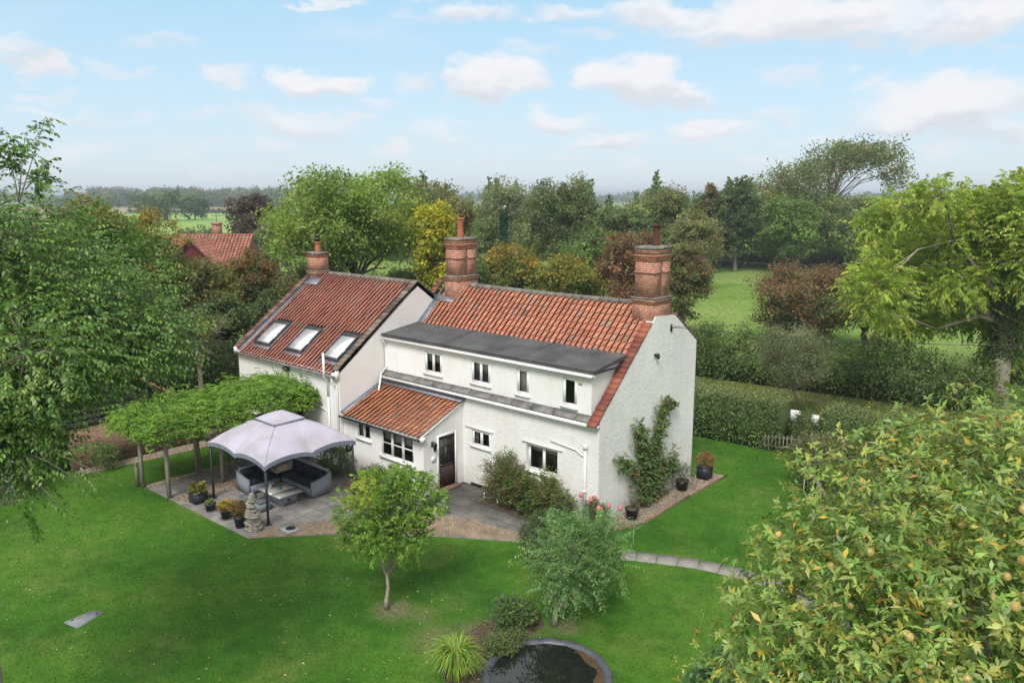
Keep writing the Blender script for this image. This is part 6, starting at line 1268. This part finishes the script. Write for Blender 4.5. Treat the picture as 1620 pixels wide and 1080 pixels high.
ball_later = [('ivy_bush', (2.0, 12.35), .42, 2600, .07, PAL['dark']+PAL['mid'][:1], 'dark ivy tangle between the two white panels in the hedge gap', 'climber', 21, 2.1), ('ivy_bush', (2.75, 12.6), .35, 1800, .07, PAL['dark'], 'dark foliage at the right side of the hedge gap', 'climber', 22, 2.3)]
T = thing('garden_arch', (1.9, 12.7, 0), 'white painted arched gate panels glimpsed through the gap in the hedge', 'gate')
for (x0, x1, z0, z1) in ((1.15, 1.7, 1.05, 1.65), (2.2, 2.5, .95, 1.6)): MB().box(x0, 12.72, z0, x1, 12.76, z1).build('panel', WPAINT, T)
MB().tube([(2.35, 12.5, 0), (2.35, 12.5, .9), (2.5, 12.5, 1.05), (2.65, 12.5, .9), (2.65, 12.5, 0)], .04, 6).build('arch_frame', WPAINT, T); MB().box(1.1, 12.70, 0, 1.18, 12.78, 1.8).build('gate_post', WOODG, T)
# ------------------------------------------------------------------ garden trees and shrubs
def small_tree():
    rng = np.random.default_rng(3); b = np.array([-1.16, -8.05, 0.]); T = thing('prunus_tree', b, 'small bright green garden tree with pale forked stem standing alone on the lawn', 'tree'); s = 18.9/FPX
    lobes = []; d = (b-CP)@FW
    for (u, v, w, h) in [(620,815,50,46),(575,805,42,42),(660,795,42,38),(600,770,40,30),(650,765,34,26),(640,845,44,34),(590,850,40,30),(690,800,20,22),(555,820,22,34),(625,760,30,20),(560,850,22,24)]:
        lobes.append((*at(u, v, d+rng.normal()*.2), w/FPX*d, w/FPX*d, h/FPX*d))
    lb = np.array(lobes); n = 1500; li = rng.choice(len(lb), n, p=lb[:, 3]**2/(lb[:, 3]**2).sum()); dr = unit(rng.normal(size=(n, 3))); O = lb[li, :3]+dr*lb[li, 3:6]*(1-.6*rng.random((n, 1))**1.4)*(1+.1*rng.normal(size=(n, 1)))
    D = unit(dr*.6+[0, 0, .4]+rng.normal(size=(n, 3))*.4); P, Dl, Nn, l = sprays(rng, O, D, .25*(.6+.8*rng.random(n)), 12, .095, .05, .6, .8); V, F, k = leaves(P, Dl, Nn, l, l*.45, .1)
    pal = [(.18, .31, .045, 3), (.24, .37, .06, 2), (.13, .23, .04, 2)]; cb = pick(rng, pal, n)*(.8+.4*rng.random((n, 1))); ul = (O-CP)@RT/((O-CP)@FW)*FPX+810
    yl = (np.linalg.norm(O-at(572, 782, d-.3), axis=1) < .5); cb[yl] = np.array([.33, .40, .045]); cc = leafcol(rng, np.repeat(cb, 12, axis=0), .18); mesh_np('crown', V, [np.array(F)], LEAF, T, np.repeat(cc, k, axis=0))
    mb = MB(); fk = at(612, 905, d); mb.tube([b, b+[0, 0, .25], at(614, 930, d), fk], [.075, .055, .045, .04], 8)
    for (u, v) in ((620, 850), (650, 860), (585, 860), (600, 880), (635, 830)): e = at(u, v, d); mb.tube([fk-[0, 0, .15], (fk+e)/2+rng.normal(size=3)*.04, e], [.036, .028, .016], 6)
    for i in rng.choice(n, 60, replace=False): c = at(620, 845, d); mb.tube([c, (c+O[i])/2, O[i]], [.013, .009, .004], 4)
    mb.build('trunk', BARKP, T, smooth=True)
small_tree()
def mahonia():
    rng = np.random.default_rng(5); b = np.array([2.72, -5.71, 0.]); d = (b-CP)@FW; T = thing('mahonia_tree', b, 'blue green feathery leaved small tree with leaning forked trunk near the pond', 'tree')
    lobes = [(*at(u, v, d+dz), w/FPX*d, w/FPX*d, h/FPX*d) for (u, v, w, h, dz) in [(915,872,60,34,.2),(868,880,34,34,-.1),(958,875,38,34,.5),(900,905,46,24,-.2),(940,842,40,22,.6),(885,848,36,22,.6),(866,918,20,24,-.4),(972,898,20,18,.2),(910,835,30,18,.9),(900,915,40,22,.3),(930,900,40,24,.8)]]
    lb = np.array(lobes); n = 800; li = rng.choice(len(lb), n, p=lb[:, 3]**2/(lb[:, 3]**2).sum()); dr = unit(rng.normal(size=(n, 3))+[0, 0, .3]); O = lb[li, :3]+dr*lb[li, 3:6]*(1-.5*rng.random((n, 1)))
    D = unit(dr*1.0+[0, 0, .1]+rng.normal(size=(n, 3))*.4); P, Dl, Nn, l = sprays(rng, O, D, .52*(.7+.6*rng.random(n)), 26, .10, .05, .55, .95, tipd=.22); V, F, k = leaves(P, Dl, Nn, l, l*.26, .1)
    pal = [(.14, .27, .09, 3), (.20, .34, .12, 3), (.10, .20, .06, 2), (.24, .34, .10, 1)]; cc = np.repeat(pick(rng, pal, n)*(.8+.4*rng.random((n, 1))), 26, axis=0); mesh_np('crown', V, [np.array(F)], LEAF, T, np.repeat(leafcol(rng, cc, .12), k, axis=0))
    mb = MB(); mb.tube([b, b+[0, 0, .2], at(880, 955, d), at(875, 925, d), at(880, 900, d+.1)], [.09, .07, .055, .05, .03], 8); mb.tube([at(882, 965, d), at(905, 935, d+.1), at(945, 920, d+.3), at(960, 890, d+.4)], [.05, .045, .035, .02], 7)
    for i in range(0, n, 16): c = at(900+rng.normal()*20, 895, d); mb.tube([c, (c+O[i])/2, O[i]], [.016, .012, .006], 4)
    mb.build('trunk', BARKP, T, smooth=True)
mahonia()
def ball(name, c, r, n, ls, pal, label, cat, seed=0, sq=1.0, per=20, rough=.05, nlobe=0, spread=.06, trunk=True, dense=.25):
    rng = np.random.default_rng(seed); T = thing(name, (c[0], c[1], 0), label, cat); lobes = [(c[0], c[1], r*sq, r, r, r*sq)]
    for i in range(nlobe): a = rng.random()*6.28; e = rng.random()*1.2; lobes.append((c[0]+cos(a)*cos(e)*r*.7, c[1]+sin(a)*cos(e)*r*.7, r*sq*(1+sin(e)*.75), r*.4, r*.4, r*.45))
    blobcrown('foliage', rng, lobes, n, ls, pal, T, spread=spread, shell=dense, rough=rough, per=per)
    mb = MB()
    for i in range(7): a = rng.random()*6.28; mb.tube([(c[0], c[1], 0), (c[0]+cos(a)*r*.5, c[1]+sin(a)*r*.5, r*sq)], [.02, .01], 5)
    mb.build('stem', BARK, T); return T
for b_ in ball_later: ball(*b_, rough=.25, nlobe=4, spread=.12)
ball('topiary_ball', (.42, -2.95), 1.0, 16000, .05, PAL['dark']+PAL['mid'][2:], 'clipped dark green ball bush behind the feathery mahonia', 'bush', 1, .78)
ball('garden_shrub', (4.5, 8.4), 1.3, 9000, .085, [(.15, .16, .07, 3), (.19, .20, .09, 2), (.10, .12, .05, 2)], 'olive grey rounded shrub on the lawn beyond the chestnut', 'shrub', 2, .8, rough=.2, nlobe=6, spread=.13)
ball('geranium_clump', (1.95, -6.45), .50, 5000, .06, PAL['mid']+[(.07, .16, .05, 2)], 'leafy perennial clump with blue flowers beside the pond', 'perennial', 3, .75, rough=.2, nlobe=5, spread=.07)
ball('herb_clump', (2.45, -7.55), .34, 2200, .05, PAL['mid']+PAL['grey'][:1], 'smaller loose perennial clump overhanging the pond rim', 'perennial', 4, .6, rough=.25, nlobe=4, spread=.07)
rng = np.random.default_rng(12); n = 60; P = np.array([1.85, -6.55, .72])+rng.normal(size=(n, 3))*[.28, .28, .12]; V, F, k = leaves(P, unit(rng.normal(size=(n, 3))+[0, 0, .6]), unit(rng.normal(size=(n, 3))+[0, 0, 1]), .04, .04)
o = [t for t in bpy.data.objects if t.name == 'geranium_clump'][0]; mesh_np('flower', V, [F], LEAF, o, np.tile((.12, .12, .45), (len(V), 1)))
ball('flowering_perennial', (2.5, -7.1), .3, 1500, .045, PAL['mid']+PAL['grey'][:1], 'low clump with pale lilac flower spikes between the pond and the worn grass', 'perennial', 5, .6, rough=.3, nlobe=3, spread=.07)
ball('garden_shrub', (-8.15, -2.9), .55, 3500, .06, [(.10, .13, .05, 2), (.14, .15, .07, 1), (.06, .10, .03, 2)], 'twiggy dark shrub under the small porch window', 'shrub', 6, .85, rough=.25, nlobe=4, spread=.1)
ball('garden_shrub', (-10.7, -2.75), .7, 4500, .06, PAL['dark'], 'dark shrub against the wall behind the gazebo', 'shrub', 7, .85, rough=.2, nlobe=4, spread=.1)
ball('garden_shrub', (-18.2, -8.5), .55, 3000, .06, PAL['mid'], 'green shrub with pink blooms at the foot of the brick wall', 'shrub', 8, .9, rough=.25, nlobe=4, spread=.1)
ball('laurel_bush', G(1150, 1135), .7, 5200, .13, [(.10, .19, .085, 3), (.13, .23, .11, 2)], 'blue green laurel at the left foot of the chestnut', 'shrub', 9, .8, rough=.2, nlobe=4, spread=.16)
ball('lime_shrub', G(1120, 1215), .6, 3000, .12, [(.20, .34, .05, 3), (.14, .27, .04, 2)], 'bright lime green shrub at the bottom edge below the chestnut', 'shrub', 10, .6, rough=.2, nlobe=4, spread=.15)
# ornamental grass
def orn_grass():
    rng = np.random.default_rng(2); c = np.array([2.45, -9.0, 0.]); T = thing('ornamental_grass', c, 'fountain of yellow striped grass beside the pond at the bottom edge', 'ornamental grass'); n = 520; k = 6; a = rng.random(n)*6.28; R_ = .2+.55*rng.random(n)**.7; h = .8*(.6+.5*rng.random(n)); b0 = .14*rng.random(n)
    t = np.linspace(0, 1, k); X = c[0]+np.cos(a)[:, None]*(b0[:, None]+R_[:, None]*t**1.6); Y = c[1]+np.sin(a)[:, None]*(b0[:, None]+R_[:, None]*t**1.6); Z = h[:, None]*(np.sin(t*pi*.72))/.95; w = .014*(1-t**3*.9)
    sx, sy = -np.sin(a)[:, None]*w, np.cos(a)[:, None]*w; V = np.stack([np.stack([X-sx, Y-sy, Z], 2), np.stack([X+sx, Y+sy, Z], 2)], 2).reshape(-1, 3)
    b = np.arange(n)[:, None, None]*(2*k)+np.arange(k-1)[None, :, None]*2; F = (b+np.array([0, 1, 3, 2])).reshape(-1, 4); cc = leafcol(rng, pick(rng, [(.24, .38, .05, 3), (.38, .44, .10, 1.5), (.15, .28, .04, 3)], n), .2)
    mesh_np('blade', V, [F], LEAF, T, np.repeat(cc, 2*k, axis=0))['kind'] = 'stuff'
orn_grass()
# roses, climber, hydrangea, sapling
def rose(c, h, r, n, label, seed, pal, name='rose_bush'):
    rng = np.random.default_rng(seed); T = thing(name, (c[0], c[1], .03), label, 'shrub'); plant_mesh('foliage', rng, (c[0], c[1], .1), int(n*2.2), h, r, 9, .065, .6, pal, T, .3, up=.6)
    mb = MB()
    for i in range(10): a = rng.random()*6.28; rr = r*rng.random()*.8; mb.tube([(c[0]+.05*cos(a), c[1]+.05*sin(a), 0), (c[0]+rr*.5*cos(a), c[1]+rr*.5*sin(a), h*.5), (c[0]+rr*cos(a), c[1]+rr*sin(a), h*(.7+.35*rng.random()))], [.014, .01, .005], 5)
    mb.build('stem', BARK, T); return T
RP = [(.14, .21, .06, 3), (.18, .25, .08, 3), (.10, .16, .045, 2), (.26, .12, .08, 1.3)]
rose((-3.75, -.5), 1.75, .62, 430, 'largest rose bush with reddish leaves left of the big front window', 1, RP+[(.28, .13, .09, 1.2)])
rose((-2.95, -.55), 1.25, .52, 330, 'green rose bush directly under the left of the big front window', 2, RP)
rose((-1.75, -.5), 1.55, .30, 150, 'narrow yellowish rose right of the big front window', 3, [(.16, .20, .05, 3), (.22, .22, .06, 1)])
rose((-1.0, -.55), 1.15, .3, 110, 'sparse rose with rusty top leaves near the white soil pipe', 4, RP)
rose((-2.3, -.75), .5, .42, 140, 'low green plant in the front bed between the solar lights', 5, PAL['mid'], 'bedding_plant')
rose((-1.2, -.85), .45, .35, 110, 'low green plant at the right end of the front bed', 6, PAL['mid'], 'bedding_plant')
T = rose((.05, -.2), .95, .36, 90, 'hydrangea with dusty pink flower heads at the corner of the cottage', 7, PAL['mid'], 'hydrangea')
PK = M('hydrangea_pink', [(.50, .13, .15), (.62, .25, .26)], .9, 60, 4, .1, 0, .6, 60)
rng = np.random.default_rng(3)
for i in range(9): MB().lathe((.05+rng.normal()*.28, -.2+rng.normal()*.25, .75+.4*rng.random()), [(.01, -.06), (.06, -.04), (.08, .0), (.07, .05), (.045, .10), (.01, .13)], 9).build('flower', PK, T)
def gable_climber():
    rng = np.random.default_rng(6); T = thing('climbing_rose', (.15, 2.9, 0), 'forked green climber growing up the white gable wall', 'climber'); paths = [((2.9, .2), (2.85, .9), (3.0, 1.8), .72), ((2.8, 1.4), (2.35, 2.3), (2.05, 3.1), .34), ((3.0, 1.4), (3.5, 2.6), (3.75, 3.6), .32), ((2.8, .8), (1.9, 1.6), (.85, 2.2), .22), ((3.75, 3.3), (4.1, 3.75), (4.6, 3.3), .10), ((3, .6), (3.8, 1.0), (4.5, 1.3), .42)]
    O = []; mb = MB()
    for a, b, c, w in paths:
        for i in range(int(w*900)):
            t = rng.random(); q = (1-t)**2*np.array(a)+2*t*(1-t)*np.array(b)+t*t*np.array(c); O.append([.10+.22*rng.random()*min(1, w*2.2), q[0]+rng.normal()*w*.62, q[1]+rng.normal()*w*.5])
        mb.tube([((1-t)**2*np.array([.06, *a])+2*t*(1-t)*np.array([.06, *b])+t*t*np.array([.06, *c])) for t in np.linspace(0, 1, 6)], [.025, .02, .018, .014, .01, .006], 5)
    for i in range(5): mb.tube([(.12, 2.9+.04*i, 0), (.1, 2.85+.05*i, .8)], .018, 5)
    O = np.array(O); O[:, 2] = np.maximum(O[:, 2], .25); n = len(O); D = unit(rng.normal(size=(n, 3))*.6+[.5, 0, .3]); P, Dl, Nn, l = sprays(rng, O, D, np.full(n, .18), 9, .085, .05, .5, .8); V, F, k = leaves(P, Dl, Nn, l, l*.55, .1)
    cc = np.repeat(pick(rng, [(.10, .17, .055, 4), (.15, .22, .075, 3), (.19, .22, .06, 1), (.28, .16, .06, .4)], n)*(.8+.4*rng.random((n, 1))), 9, axis=0); mesh_np('foliage', V, [np.array(F)], LEAF, T, np.repeat(leafcol(rng, cc, .2), k, axis=0)); mb.build('stem', BARK, T)
gable_climber()
T = thing('sapling', (1.9, -.75, 0), 'thin sapling with a few feathery leaves where the slab path begins', 'sapling'); rng = np.random.default_rng(4)
MB().tube([(1.9, -.75, 0), (1.88, -.74, .5), (1.9, -.75, .95)], [.022, .018, .012], 6).build('stem', BARKP, T)
n = 8; a = np.arange(n)*.8; D = unit(np.stack([np.cos(a), np.sin(a), .25+0*a], 1)); P, Dl, Nn, l = sprays(rng, np.tile([1.9, -.75, .93], (n, 1)), D, np.full(n, .45), 20, .09, .05, .3, .95, tipd=.25); V, F, k = leaves(P, Dl, Nn, l, l*.25, .1); mesh_np('foliage', V, [np.array(F)], LEAF, T, np.repeat(leafcol(rng, pick(rng, [(.16, .25, .12)], len(l))), k, axis=0))
# solar lights
CH = M('chrome', [(.75, .75, .76)], .12, metal=1)
def solar(loc, label):
    T = thing('solar_light', (*loc, .03), label, 'garden light', 'globe solar lights along the front bed'); x, y = loc
    MB().tube([(x, y, .03), (x, y, .30)], .008, 6).build('stake', CH, T); MB().lathe((x, y, .30), [(.008, 0), (.035, .012), (.052, .045), (.047, .08), (.025, .1), (.004, .106)], 14).build('globe', CH, T, smooth=True); return T
for (x, y), lb_ in zip([(-4.24, -1.0), (-3.55, -1.06), (-2.55, -1.06), (-1.62, -.98)], ['globe solar light nearest the front door', 'second globe solar light from the front door', 'third globe solar light from the front door, under the big window', 'globe solar light nearest the mahonia, last of the row']): solar((x, y), lb_)
# ------------------------------------------------------------------ pond
PC = (3.96, -7.55)
structure(MB().poly([(PC[0]+1.33*cos(a), PC[1]+1.33*sin(a), .03) for a in np.linspace(0, 2*pi, 49)[:-1]]).build('pond_water', WATER))
RUB = M('black_rubber_liner', [(.05, .055, .065), (.10, .105, .12)], .45, 6, 4, .4)
T = thing('pond_surround', (*PC, 0), 'black rubber lined rim around the round pond', 'pond edging')
mb = MB(); prof = [(1.30, .02), (1.33, .07), (1.40, .10), (1.48, .09), (1.52, .0)]; n = 64; V = []; rr = random.Random(1)
for k_, (r, z) in enumerate(prof):
    for i in range(n): a = 2*pi*i/n; V.append((PC[0]+(r+.012*sin(i*1.7))*cos(a), PC[1]+(r+.012*sin(i*1.7))*sin(a), z+.008*sin(i*2.3)))
F = [(k_*n+i, k_*n+(i+1) % n, (k_+1)*n+(i+1) % n, (k_+1)*n+i) for k_ in range(len(prof)-1) for i in range(n)]
mesh_np('liner_rim', np.array(V), [np.array(F)], RUB, T, smooth=True)
SILT = M('brown_silt', [(.045, .032, .018), (.11, .07, .032)], .7, 6, 6, .2)
mb = MB(); 
pts = [(PC[0]+1.32*cos(a), PC[1]+1.32*sin(a), .034) for a in np.linspace(radians(20), radians(95), 16)]+[(PC[0]+(1.12+.06*sin(a*9))*cos(a), PC[1]+(1.12+.06*sin(a*9))*sin(a), .034) for a in np.linspace(radians(95), radians(20), 16)]
structure(mb.poly(pts).build('pond_shelf', SILT))
# haze
def haze():
    m = bpy.data.materials.new('haze_air'); m.use_nodes = True; t = m.node_tree; t.nodes.remove(t.nodes['Principled BSDF']); v = t.nodes.new('ShaderNodeVolumePrincipled'); v.inputs['Color'].default_value = (.80, .89, 1, 1); v.inputs['Density'].default_value = HAZE; v.inputs['Anisotropy'].default_value = .2
    t.links.new(v.outputs[0], t.nodes['Material Output'].inputs['Volume'])
    o = MB().box(-6200, -6200, -1.2, 6200, 6200, 26).build('haze', m); tag(o, 'thin blue summer haze over the far fields', 'haze', kind='stuff')
HAZE = .00045
haze()
